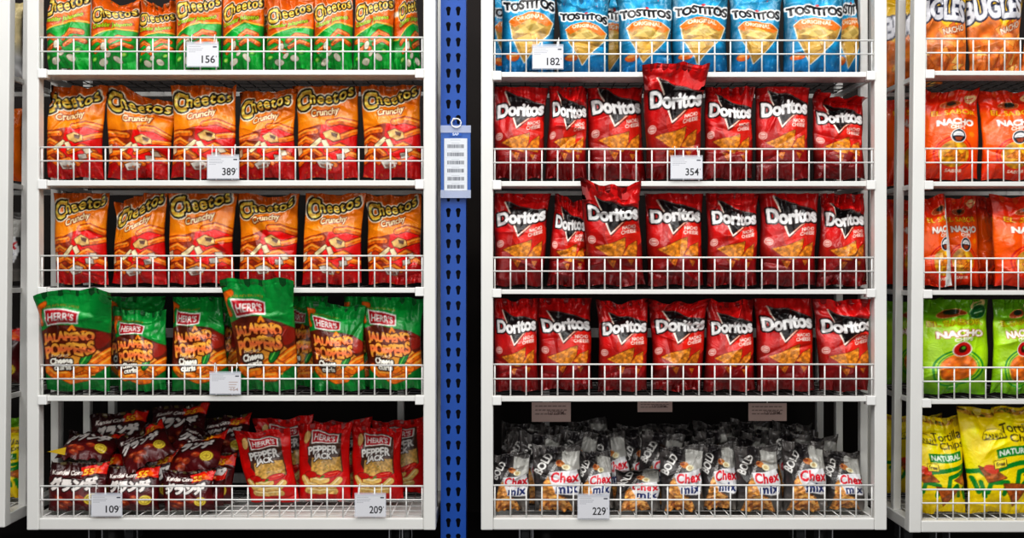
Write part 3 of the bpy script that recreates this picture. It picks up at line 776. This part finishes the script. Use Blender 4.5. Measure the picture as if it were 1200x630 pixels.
# ------------------------------------------------------------------ flat printed cards
def card(name, px0, px1, py0, py1, y, pr, parent=None, nx=110, bend=.0, tilt=0., root_origin=None):
    a, b = at(px0, py1, y), at(px1, py0, y)
    org = Vector(((a.x + b.x)/2, y, a.z)); w, h = b.x - a.x, b.z - a.z
    ny = int(nx*h/w)
    U, V = np.meshgrid(np.linspace(-1, 1, nx), np.linspace(0, 1, ny))
    yy = bend*(1 - U*U)
    P = np.stack([U*w/2, yy + tilt*V*h, V*h], -1)
    C = sample(pr, (U + 1)/2, 1 - V)
    Pb = P[:, ::-1].copy(); Pb[..., 1] += .0006
    P = np.concatenate([P, Pb], 1); C = np.concatenate([C, np.full_like(C, .7)], 1)
    me = grid_mesh(name, P, C, M_CARD, True)
    o = bpy.data.objects.new(name, me); COL.objects.link(o); o.location = org
    return o, w, h

def pr_tag(num, small=True, faint=False):
    c = Canvas(68, w=150, base=(226, 227, 232))
    ink = (36, 36, 40)
    for i, (l, y) in enumerate(((34, 9), (44, 15), (38, 20), (20, 25))):
        x = 6
        while x < 6 + l:
            q = c.rng.uniform(2, 5); c.stroke([(x, y), (x + q, y)], 1.3, (150, 152, 160)); x += q + 1.8
    c.stroke([(84, 10), (93, 10)], 4, (70, 72, 84))
    if num:
        c.text(num, 68, 47, 42, 23, ink, bold=.012); c.stroke([(93, 37), (93, 41)], 1.6, ink)
    else:
        for k in range(4): c.stroke([(62, 30 + k*8), (90 - 4*k % 9, 30 + k*8)], 1.6, (176, 150, 140))
        c.text('154', 80, 54, 24, 10, (168, 150, 146), bold=.005)
    return c.done((220, 220, 224))[0]

def price_tag(num, px0, px1, py0, py1, gt, label, gm=None):
    y = -.004
    o, w, h = card('price_tag', px0, px1, py0, py1, y, pr_tag(num), nx=120)
    tag(o, label, 'price tag')
    m = MB()
    zt = zf(gt) - o.location.z; top = h
    m.box(-w/2 - .001, w/2 + .001, -.0016, -.0004, h - .002, h + .005)
    for e in (-1, 1): m.box(e*w/2 - .001, e*w/2 + .001, -.0012, .0006, -.001, h - .002)
    m.box(-w/2 - .001, w/2 + .001, -.0008, .0004, -.003, -.001)
    m.build('clear_holder', M_CLEAR, o)
    for sx in (-.36, .36):
        q = [(sx*w + .0, .012 + .0065*math.cos(t) - .002, zt + .0065*math.sin(t)) for t in [2*PI*k/14 for k in range(14)]]
        hk = MB().rod(q, .0011, 6, True)
        hk.rod([(sx*w, .0035, zt), (sx*w, .001, h - .004)], .0011, 6)
        hk.build('hook', M_CLIP, o, smooth=True)
    return o
price_tag('156', 219, 256, 51, 77.5, 43, 'price tag on the green and orange bags, top shelf of the left rack')
price_tag('389', 243, 280, 183, 209, 172, 'price tag on the second shelf of orange and red bags')
price_tag('', 246, 282, 437, 461, 428, 'faintly printed price tag below the green popper-flavoured bags')
price_tag('109', 107, 143, 579, 604, 570, 'price tag in front of the maroon corn snack bags')
price_tag('209', 416, 452, 579, 605, 570, 'price tag below the right-hand red pepper cheese bag, bottom shelf')
price_tag('182', 624, 660, 54, 80, 46.5, 'price tag on the blue tortilla chip bags')
price_tag('354', 786, 823, 184, 209, 174, 'price tag on the topmost shelf of red chip bags')
price_tag('229', 677, 714, 580, 607, 569, 'price tag on the grey snack mix bags, bottom shelf')

def pr_back():
    c = Canvas(50, w=120, base=(226, 200, 192))
    for k in range(3):
        x = 10
        while x < 90:
            q = c.rng.uniform(4, 10); c.stroke([(x, 10 + 10*k), (x + q, 10 + 10*k)], 2.2, (120, 92, 88)); x += q + 4
    c.text('12/22PM', 62, 27, 40, 10, (100, 76, 72), bold=.01)
    return c.done((180, 150, 140))[0]
PB = pr_back()
for (x0, x1, y0, y1), wd in zip(((623, 669, 471, 494), (747, 788, 468, 482.5), (877, 922, 472, 493)), ('leftmost', 'middle', 'rightmost')):
    o, w, h = card('paper_label', x0, x1, y0, y1, .36, PB, nx=70)
    tag(o, f'{wd} of three dim paper labels hanging behind the grey snack mix bags', 'label')
    MB().rod([(0, .002, h - .002), (0, .012, h + .012)], .0015, 6).build('hook', M_CLIP, o)

def pr_barcodes():
    c = Canvas(238, w=110, base=(228, 232, 238))
    for k in range(6):
        y = 28 + 37*k; x = 14
        while x < 86:
            q = c.rng.uniform(1.0, 2.6); c.poly([(x, y), (x + q, y), (x + q, y + 17), (x, y + 17)], (70, 74, 84)); x += q + c.rng.uniform(.8, 2.2)
        c.stroke([(32, y - 6), (66, y - 6)], 1.6, (170, 176, 184)); c.stroke([(4, y + 24), (96, y + 24)], .8, (196, 200, 208))
    c.stroke([(28, 8), (70, 8)], 2, (170, 180, 194))
    return c.done((220, 224, 230))[0]
def barcode_holder():
    y = .045
    a, b = at(516.5, 232, y), at(551.5, 147, y)
    org = ((a.x + b.x)/2, y, a.z); root = empty('barcode_holder', org)
    tag(root, 'clear plastic sleeve with a sheet of six barcodes hanging on the blue upright', 'barcode holder')
    w, h = b.x - a.x, b.z - a.z
    MB().box(-w/2, w/2, .0, .0016, 0, h).build('sleeve', M_SLEEVE, root, bevel=.0006)
    o, _, _ = card('barcode_sheet', 520.5, 547.5, 162, 223, y - .002, pr_barcodes(), nx=100)
    o.location = o.location - Vector(org); o.parent = root
    c = Canvas(34, w=60, base=(44, 96, 176)); c.text('SAP', 50, 17, 52, 22, (236, 240, 250), bold=.03)
    o, _, _ = card('header', 527, 541, 154.5, 159.5, y - .002, c.done((44, 96, 176))[0], nx=60)
    o.location = o.location - Vector(org); o.parent = root
    m = MB()
    m.box(-w/2 - .001, w/2 + .001, -.004, -.0032, 0, .022); m.build('clear_pocket', M_CLEAR, root)
    MB().box(-w/2 - .001, w/2 + .001, -.004, -.0032, h - .02, h).build('clear_flap', M_CLEAR, root)
    hz = at(533, 144.5, y).z - org[2]
    m = MB().rod([(.002 + .013*math.cos(t), -.006 + .002*math.sin(t), hz + .0125*math.sin(t)) for t in [2*PI*k/24 for k in range(24)]], .0019, 8, True)
    m.build('ring', M_CLIP, root, smooth=True)
    MB().rod([(-.006, .013, hz + .010), (-.006, -.004, hz + .012), (-.001, -.008, hz + .011)], .0028, 8).build('peg', M_CLIP, root, smooth=True)
barcode_holder()

# ------------------------------------------------------------------ bags
ORD = ['first', 'second', 'third', 'fourth', 'fifth', 'sixth', 'seventh', 'eighth', 'ninth', 'tenth', 'eleventh', 'twelfth']
FL = [zf(v[0]) + .003 for v in R_L] + [zf(607) + .003]
FR = [zf(v[0]) + .003 for v in R_R] + [zf(607) + .003]
FF = [zf(v[0]) + .003 for v in R_F] + [zf(610) + .003]

def limits(xl, xr, rails, guards, sl=0.):
    out = []
    for i in range(5):
        z = zf(rails[i][0]) if i < 4 else zf(607)
        o = sl*(z - CZ)
        out.append(((xl + 14.5 - 600)*S + .002 + o, (xr - 14.5 - 600)*S - .002 + o, zf(guards[i][0]), zf(rails[i-1][1]) - .009 if i else 9.))
    return out
XL, XM, XF = limits(31, 510.5, R_L, G_L), limits(563.5, 1039.5, R_R, G_R), limits(1068.5, 1545, R_F, G_F, .0098)
XN = limits(-468, 8.5, R_L, G_L, .0098)
_bag = bag
def bag(kind, bl, br, tl, tr, floor, label, far=False, **k):
    cx = (bl + br)/2
    L_ = {0: XN, 1: XL, 2: XM, 3: XF}[0 if far else 1 if cx < 540 else 2 if cx < 1038 else 3]
    F_ = FL if cx < 540 else FR if cx < 1038 else FF
    return _bag(kind, bl, br, tl, tr, floor, label, lim=L_[min(range(5), key=lambda i: abs(F_[i] - floor))], **k)
# left rack, top shelf: orange over green
L1 = [((52, 107), (51, -22), (109, -26), {}), ((107, 162), (106, -16), (166, -6), dict(sag=.12, fold=.1)), ((162, 208), (163, -10), (209, -2), dict(sag=.13, y=.07)), ((206, 260), (206, -20), (261, -24), {}),
      ((260, 309), (261, -18), (312, -24), {}), ((311, 367), (314, -8), (370, -12), dict(y=.056)), ((367, 414), (368, -16), (415, -20), {}), ((414, 462), (416, -18), (463, -20), {})]
for i, ((a, b), tl, tr, k) in enumerate(L1):
    bag('cheddar', a, b, tl, tr, FL[0], f'orange and green jalapeno cheese snack bag, {ORD[i]} in front row, top shelf of left rack', group='orange and green bags', **{'crump': 1.1, **k})
bag('cheddar', 460, 494, (462, -14), (486, -30), FL[0], 'orange and green bag turned sideways at the right end of the top shelf', group='orange and green bags', yaw=.5, T=.03, y=.08, uoff=-.25)
bag('cheddar', 296, 340, (297, -4), (345, -10), FL[0], 'orange and green bag set back between the fifth and sixth front bags', group='orange and green bags', y=.16, nu=50, nv=76)

# left rack, two shelves of crunchy bags
L2 = [((52, 122), (47, 101), (125, 104), dict(sag=.0, crump=1.2)), ((126, 198), (125, 91), (211, 123), dict(sag=.05, crump=1.3, twist=.1)), ((201, 277), (202, 97), (278, 102), dict(sag=.03)),
      ((279, 346), (281, 108), (347, 106), dict(sag=.02, crump=1.2)), ((350, 420), (345, 96), (421, 94), dict(sag=.03)), ((426, 494), (423, 94), (494, 94), dict(sag=.07))]
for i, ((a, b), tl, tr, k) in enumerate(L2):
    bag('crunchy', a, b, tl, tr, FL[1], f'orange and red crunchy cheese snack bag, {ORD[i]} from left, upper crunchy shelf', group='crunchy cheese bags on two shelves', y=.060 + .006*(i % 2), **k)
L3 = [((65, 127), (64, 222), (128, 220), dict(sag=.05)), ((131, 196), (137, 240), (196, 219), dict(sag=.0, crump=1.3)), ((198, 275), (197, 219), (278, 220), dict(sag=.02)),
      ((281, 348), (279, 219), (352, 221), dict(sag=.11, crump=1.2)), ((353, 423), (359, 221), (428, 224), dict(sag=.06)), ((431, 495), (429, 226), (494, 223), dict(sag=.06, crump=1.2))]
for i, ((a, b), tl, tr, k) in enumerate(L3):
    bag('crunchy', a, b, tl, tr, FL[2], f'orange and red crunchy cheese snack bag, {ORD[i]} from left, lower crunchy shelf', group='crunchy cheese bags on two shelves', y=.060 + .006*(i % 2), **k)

# left rack, popper shelf
L4 = [((48, 128), (39, 349), (129, 343), dict(lean=-.1, y=.052, T=.034, sag=-.05, crump=.8), 'big green bag leaning out over the left post of the left rack'),
      ((140, 196), (132, 361), (196, 366), dict(lean=.02, sag=.02, crump=1.3), 'green and brown cheese curl bag, dented top, second from left'),
      ((202, 273), (202, 347), (260, 346), dict(lean=.06, sag=.0, crump=1.1), 'green and brown cheese curl bag just above the faint price tag, leaning back'),
      ((280, 348), (259, 332), (343, 331), dict(lean=-.1, y=.052, T=.034, sag=-.03, crump=.8), 'tallest green bag, overlapping the white shelf rail above it'),
      ((368, 428), (360, 352), (428, 360), dict(lean=.03, sag=.02, crump=1.4), 'green and brown bag with twisted top, right of the tallest green bag'),
      ((432, 496), (422, 347), (496, 352), dict(lean=.01, sag=-.03, crump=1.1), 'green and brown cheese curl bag at the right end of its shelf')]
for i, ((a, b), tl, tr, k, lb) in enumerate(L4):
    bag('popper', a, b, tl, tr, FL[3], lb, group='green popper-flavoured bags', **{'y': .062, **k})
for (a, b), tl, tr, y, lb in (((128, 186), (130, 346), (194, 344), .15, 'green bag in the shade behind the dented second bag'), ((330, 380), (332, 348), (384, 342), .16, 'dark green bag in the shade behind the twisted-top bag'),
                       ((398, 446), (404, 345), (452, 343), .15, 'green bag in the shade behind the rightmost cheese curl bag'), ((236, 282), (240, 348), (286, 344), .16, 'green bag in the shade beside the tallest green bag')):
    bag('popper', a, b, tl, tr, FL[3], lb, y=y, lean=.03, nu=50, nv=76, crump=1.4, group='green popper-flavoured bags')

# left rack, bottom shelf: maroon corn bags and red pepper cheese bags
for (a, b), tl, tr, y, lb in (((56, 126), (56, 541), (128, 541), .058, 'upright maroon corn snack bag in the corner beside the left post'), ((126, 188), (124, 546), (188, 546), .06, 'upright maroon corn snack bag behind the right half of its price tag'),
                          ((192, 252), (190, 551), (250, 551), .062, 'upright maroon corn snack bag, third from the left post')):
    bag('grande', a, b, tl, tr, FL[4], lb, y=y, T=.03, nu=84, nv=84, lean=.02, group='maroon corn snack bags', crump=1.3)
bag('grande', 232, 262, (238, 552), (266, 550), FL[4], 'narrow slice of a maroon corn bag behind the third upright one', y=.12, T=.025, nu=50, nv=60, uoff=.3, group='maroon corn snack bags')
def lie(px, py, y, wpx, hpx, rot, lb, T=.026, kind='grande', group='maroon corn snack bags', **k):
    p = at(px, py, y); f = (D + y)/D
    free_bag(kind, wpx*S*f, hpx*S*f, p, [math.radians(r) for r in rot], lb, T=T, group=group, crump=1.2, ground=FL[4] + .002, **k)
lie(97, 540, .06, 64, 62, (-68, 4, 6), 'maroon corn bag lying flat on the corner bag, yellow tip sticking out')
lie(178, 543, .09, 60, 60, (-55, -24, 20), 'maroon corn bag tipped sideways on top of the pile')
lie(224, 556, .08, 68, 62, (-52, -12, -8), 'maroon corn bag with round yellow badge lying on the third upright bag')
lie(140, 541, .2, 66, 60, (-24, -4, 10), 'maroon corn bag propped behind the flat-lying bag')
lie(208, 528, .25, 66, 58, (-30, -4, 4), 'maroon corn bag at the back of the pile, white lettering in shade')
lie(262, 540, .24, 60, 58, (-34, -8, -6), 'maroon corn bag at the back beside the red pepper bags')
lie(216, 546, .16, 52, 54, (-40, 30, 10), 'maroon corn bag wedged in the middle of the pile')
lie(112, 590, .135, 60, 60, (-8, 3, 0), 'maroon corn bag standing hidden low at the back left', T=.03)
lie(180, 592, .135, 60, 60, (-10, -3, 0), 'maroon corn bag standing low under the pile', T=.03)
lie(244, 592, .15, 56, 60, (-8, 3, 0), 'maroon corn bag standing low behind the narrow slice', T=.03)
p_tip = at(68, 528, .06)
MBt = MB(); MBt.v = [(-.03, 0, -.002), (.024, -.004, .011), (.018, .002, -.012), (.016, .006, .002)]; MBt.f = [(0, 2, 1), (0, 1, 3), (0, 3, 2), (1, 2, 3)]
M_TIP = mat_plain('yellow_film', (226, 190, 50), .3)
tipo = MBt.build('corner_tip', M_TIP)
for o in bpy.data.objects:
    if o.get('label', '').endswith('yellow tip sticking out'):
        tipo.parent = o; bpy.context.view_layer.update(); tipo.matrix_parent_inverse = o.matrix_world.inverted(); tipo.location = p_tip
for (a, b), tl, tr, y, k, lb in (((294, 351), (273, 507), (339, 501), .17, dict(sag=.02), 'tilted red pepper cheese bag, first in front row on bottom shelf'), ((349, 411), (351, 497), (412, 496), .19, dict(sag=.02), 'red pepper cheese bag in the middle of three front ones'),
                             ((412, 474), (412, 500), (470, 503), .205, dict(sag=.0), 'red pepper cheese bag standing above its price tag')):
    bag('pepper', a, b, tl, tr, FL[4], lb, y=y, T=.036, group='red pepper cheese bags', **k)
for (a, b), tl, tr, y, lb in (((306, 366), (299, 490), (367, 487), .27, 'red pepper cheese bag with bright top edge behind the first two'), ((372, 430), (368, 494), (434, 490), .29, 'red pepper cheese bag in shade behind the middle one'),
                             ((440, 500), (436, 494), (500, 488), .3, 'red pepper cheese bag in deep shade at the right end')):
    bag('pepper', a, b, tl, tr, FL[4], lb, y=y, T=.03, nu=60, nv=90, group='red pepper cheese bags')

# middle rack, top shelf: blue bags
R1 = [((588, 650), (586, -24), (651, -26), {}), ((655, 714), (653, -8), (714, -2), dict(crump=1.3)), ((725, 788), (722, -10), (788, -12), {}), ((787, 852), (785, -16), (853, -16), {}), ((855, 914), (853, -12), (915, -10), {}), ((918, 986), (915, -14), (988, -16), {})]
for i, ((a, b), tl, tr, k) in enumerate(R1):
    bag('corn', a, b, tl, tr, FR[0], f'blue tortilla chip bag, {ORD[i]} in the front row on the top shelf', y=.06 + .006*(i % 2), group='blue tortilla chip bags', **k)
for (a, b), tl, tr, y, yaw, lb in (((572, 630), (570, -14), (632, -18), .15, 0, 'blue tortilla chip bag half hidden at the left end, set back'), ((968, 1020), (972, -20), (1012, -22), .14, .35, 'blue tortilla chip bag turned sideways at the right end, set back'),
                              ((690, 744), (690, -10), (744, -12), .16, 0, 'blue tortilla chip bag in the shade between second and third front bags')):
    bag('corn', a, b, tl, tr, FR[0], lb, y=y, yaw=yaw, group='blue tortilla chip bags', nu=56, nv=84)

# middle rack, three shelves of red chip bags
R2 = [((578, 636), (577, 98), (642, 96), dict(sag=-.02)), ((638, 688), (644, 96), (688, 101), dict(crump=1.5)), ((689, 757), (686, 89), (751, 92), dict(crump=1.3, sag=-.01)), ((757, 821), (753, 78), (829, 77), dict(lean=-.07, y=.049, T=.03, sag=-.01)), ((823, 882), (826, 95), (882, 103), dict(crump=1.3)),
      ((884, 948), (884, 95), (948, 93), dict(sag=-.02)), ((952, 1013), (950, 106), (1010, 112), dict(crump=1.8, lean=.05, fold=-.3))]
R3 = [((578, 637), (577, 225), (646, 218), dict(crump=1.1)), ((640, 690), (651, 226), (686, 238), dict(crump=1.6)), ((687, 757), (681, 211), (749, 216), dict(lean=-.07, y=.049, T=.03, crump=1.4, sag=.05)), ((758, 824), (755, 217), (823, 219), dict(crump=1.2)), ((828, 887), (827, 220), (888, 226), dict(crump=1.2)),
      ((889, 955), (889, 219), (959, 222), dict(sag=-.03)), ((956, 1017), (961, 224), (1011, 227), dict(crump=1.7, lean=.04))]
R4 = [((578, 631), (578, 350), (630, 349), dict(crump=1.1)), ((630, 695), (627, 347), (693, 348), dict(crump=1.3)), ((701, 759), (699, 352), (759, 349), dict(crump=1.1, sag=.05)), ((763, 822), (760, 349), (830, 347), dict(crump=1.6, fold=-.15)), ((824, 886), (827, 352), (881, 351), dict(crump=1.2)),
      ((887, 955), (882, 345), (952, 344), dict(sag=-.02)), ((959, 1024), (954, 350), (1024, 349), dict(lean=-.02, crump=1.3))]
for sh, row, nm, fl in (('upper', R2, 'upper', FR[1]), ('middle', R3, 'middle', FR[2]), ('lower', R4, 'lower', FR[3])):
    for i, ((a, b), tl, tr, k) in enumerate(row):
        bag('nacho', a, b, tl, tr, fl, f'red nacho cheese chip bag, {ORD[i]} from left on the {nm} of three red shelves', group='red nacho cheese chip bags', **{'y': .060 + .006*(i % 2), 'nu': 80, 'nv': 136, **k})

# middle rack, bottom shelf: grey snack mix
C5 = [((574, 621), (574, 532), (621, 528), dict()), ((626, 685), (624, 521), (679, 520), dict()), ((674, 721), (674, 528), (715, 530), dict()), ((720, 775), (722, 545), (773, 542), dict(crump=2.2, fold=-.3)), ((774, 825), (772, 523), (823, 520), dict()),
      ((820, 867), (818, 521), (861, 519), dict()), ((864, 919), (860, 522), (909, 520), dict()), ((917, 971), (916, 516), (965, 517), dict()), ((968, 1017), (958, 527), (1005, 531), dict())]
for i, ((a, b), tl, tr, k) in enumerate(C5):
    bag('mix', a, b, tl, tr, FR[4], f'small grey snack mix bag, {ORD[i]} in the front row on the bottom shelf', group='grey snack mix bags in front', **{'y': .062, 'T': .03, 'nu': 70, 'nv': 100, 'lean': .03, 'crump': 1.7, **k})
rr = random.Random(5)
for row, (y, n, x0, x1) in enumerate(((.135, 8, 600, 992), (.20, 8, 592, 966), (.265, 8, 590, 956), (.335, 8, 588, 944))):
    for i in range(n):
        px = x0 + (x1 - x0)*(i + .5 + rr.uniform(-.1, .1))/n; w = rr.uniform(40, 48)
        p = at(px, 0, y); f = (D + y)/D
        free_bag('mix', w*S*f*1.05, rr.uniform(78, 90)*S, (p.x, y, FR[4] + .006), (math.radians(rr.uniform(-7, 3)), math.radians(rr.uniform(-9, 9)), math.radians(rr.uniform(-12, 12))),
                 'grey snack mix bag in the shadowed crowd behind the front row', T=.022, nu=44, nv=60, crump=1.5, group='grey snack mix bags behind', ground=FR[4] + .002)

# right-edge rack
def fbag(kind, bl, br, tl, tr, i, lb, **k): bag(kind, bl, br, tl, tr, FF[i], lb, **{'y': .064, 'nu': 84, 'nv': 124, **k})
fbag('horn', 1064, 1131, (1062, -24), (1134, -26), 0, 'yellow and orange horn snack bag cut by the right-edge rack post', crump=1.2, group='horn snack bags')
fbag('horn', 1134, 1194, (1128, -34), (1200, -38), 0, 'orange horn snack bag, fuller one further right on its shelf', crump=1.6, y=.06, group='horn snack bags')
fbag('horn', 1196, 1262, (1200, -10), (1262, -14), 0, 'orange horn snack bag sliver at the top right edge of the photo', y=.08, nu=50, nv=76, group='horn snack bags')
fbag('sabor', 1074, 1146, (1078, 107), (1146, 105), 1, 'orange nacho chip bag beside the post on the upper orange shelf', group='orange nacho chip bags')
fbag('sabor', 1150, 1216, (1146, 107), (1218, 105), 1, 'orange nacho chip bag second from the post on the upper orange shelf', group='orange nacho chip bags')
fbag('sabor', 1064, 1114, (1060, 231), (1106, 229), 2, 'orange bag with silver side edge turned sideways by the post', y=.066, yaw=-.22, T=.028, lean=0.02, uoff=-.3, edge=.32, group='orange nacho chip bags', crump=.8)
fbag('sabor', 1096, 1148, (1100, 232), (1144, 228), 2, 'orange nacho chip bag in shade behind the silver-edged one', y=.15, group='orange nacho chip bags')
fbag('sabor', 1140, 1172, (1138, 228), (1176, 226), 2, 'orange bag in shade, plain side showing between two others', y=.15, yaw=.5, uoff=-.4, group='orange nacho chip bags')
fbag('sabor', 1164, 1240, (1160, 229), (1246, 230), 2, 'bright orange nacho bag at the right edge of the lower orange shelf', y=.06, group='orange nacho chip bags')
fbag('lime', 1070, 1156, (1072, 350), (1158, 346), 3, 'lime green nacho chip bag beside the post', crump=1.3, group='lime green bags')
fbag('lime', 1160, 1222, (1164, 349), (1214, 347), 3, 'lime green nacho chip bag further right, clear round badge', y=.058, group='lime green bags')
fbag('lime', 1216, 1270, (1210, 350), (1270, 350), 3, 'green bag in shade at the right photo edge', y=.15, nu=50, nv=76, group='lime green bags')
fbag('yellow', 1062, 1131, (1048, 482), (1126, 489), 4, 'yellow tortilla chip bag poking out past the rack post', group='yellow tortilla chip bags', crump=1.1)
fbag('yellow', 1133, 1218, (1120, 476), (1212, 474), 4, 'yellow tortilla chip bag with the clear green banner, second from post', group='yellow tortilla chip bags', crump=.9, y=.058)
fbag('yellow', 1210, 1264, (1186, 478), (1262, 476), 4, 'yellow tortilla chip bag in shade behind, at right edge', y=.15, nu=50, nv=76, group='yellow tortilla chip bags')
for i, (kind, t0, lb) in enumerate((('horn', -10, 'dim horn snack bag deep in the right-edge rack, seen past its post'), ('sabor', 104, 'orange bag deep in the right-edge rack, seen between the posts'), ('sabor', 232, 'orange bag at the back of the lower orange shelf'),
                                  ('lime', 352, 'lime green bag at the back, seen between the rack posts'), ('yellow', 486, 'yellow bag at the back of the bottom shelf, seen between the rack posts'))):
    fbag(kind, 1037, 1104, (1035, t0), (1104, t0), i, lb, y=.32, crump=.7, nu=44, nv=66, T=.03)

# far left rack: slices of bags seen through its open side
FN = [v + .004 for v in FL[:4]] + [zf(603) + .006]
for kind, i, t0, y, x0, lb in (('cream', 0, 4, .2, -38, 'cream bag with dark swirls in the far left rack'), ('plain', 1, 128, .2, -38, 'plain orange bag in the far left rack'), ('mix', 2, 248, .2, -38, 'grey bag in the far left rack'),
                       ('grande', 3, 384, .2, -38, 'dark maroon bag in the far left rack'), ('yellow', 4, 500, .18, -38, 'yellow and green bag at the foot of the far left rack')):
    bag(kind, x0, x0 + 66, (x0, t0), (x0 + 66, t0), FN[i], lb, far=True, y=y, nu=50, nv=76, T=.04)
bag('lime', -20, 42, (-20, 490), (42, 486), FN[4], 'green bag deep at the foot of the far left rack', far=True, y=.31, nu=44, nv=66)

# ------------------------------------------------------------------ lights, world, camera
def area(name, loc, rot, sx, sy, power, col=(1, 1, 1)):
    l = bpy.data.lights.new(name, 'AREA'); l.shape = 'RECTANGLE'; l.size, l.size_y, l.energy, l.color = sx, sy, power, col
    o = bpy.data.objects.new(name, l); COL.objects.link(o); o.location = loc; o.rotation_euler = rot; return o
def aim(o, t):
    o.rotation_euler = (Vector(t) - o.location).to_track_quat('-Z', 'Y').to_euler()
for i, (y, z, p) in enumerate(((-1.0, 2.9, 46), (-2.0, 2.9, 62), (-3.6, 2.9, 56))):
    aim(area('ceiling_light', (0, y, z), (0, 0, 0), 5.0, .22, p, (1, .985, .96)), (0, y + .75, .9))
aim(area('aisle_fill', (0, -4.2, 1.1), (0, 0, 0), 4.5, 2.0, 50, (1, .985, .96)), (0, 0, .5))

w = bpy.data.worlds.new('shop_air'); bpy.context.scene.world = w; w.use_nodes = True
bg = w.node_tree.nodes['Background']; bg.inputs[0].default_value = (.9, .92, 1, 1); bg.inputs[1].default_value = .07

cam = bpy.data.cameras.new('camera'); co = bpy.data.objects.new('camera', cam); COL.objects.link(co)
co.location = (0, -D, CZ); co.rotation_euler = (PI/2, 0, 0); cam.sensor_width = 36; cam.lens = 36*D/(1200*S); cam.clip_start = .05
bpy.context.scene.camera = co
vs = bpy.context.scene.view_settings; vs.view_transform = 'Standard'; vs.look = 'Medium High Contrast'; vs.exposure = -.12
bpy.context.scene.cycles.use_denoising = True
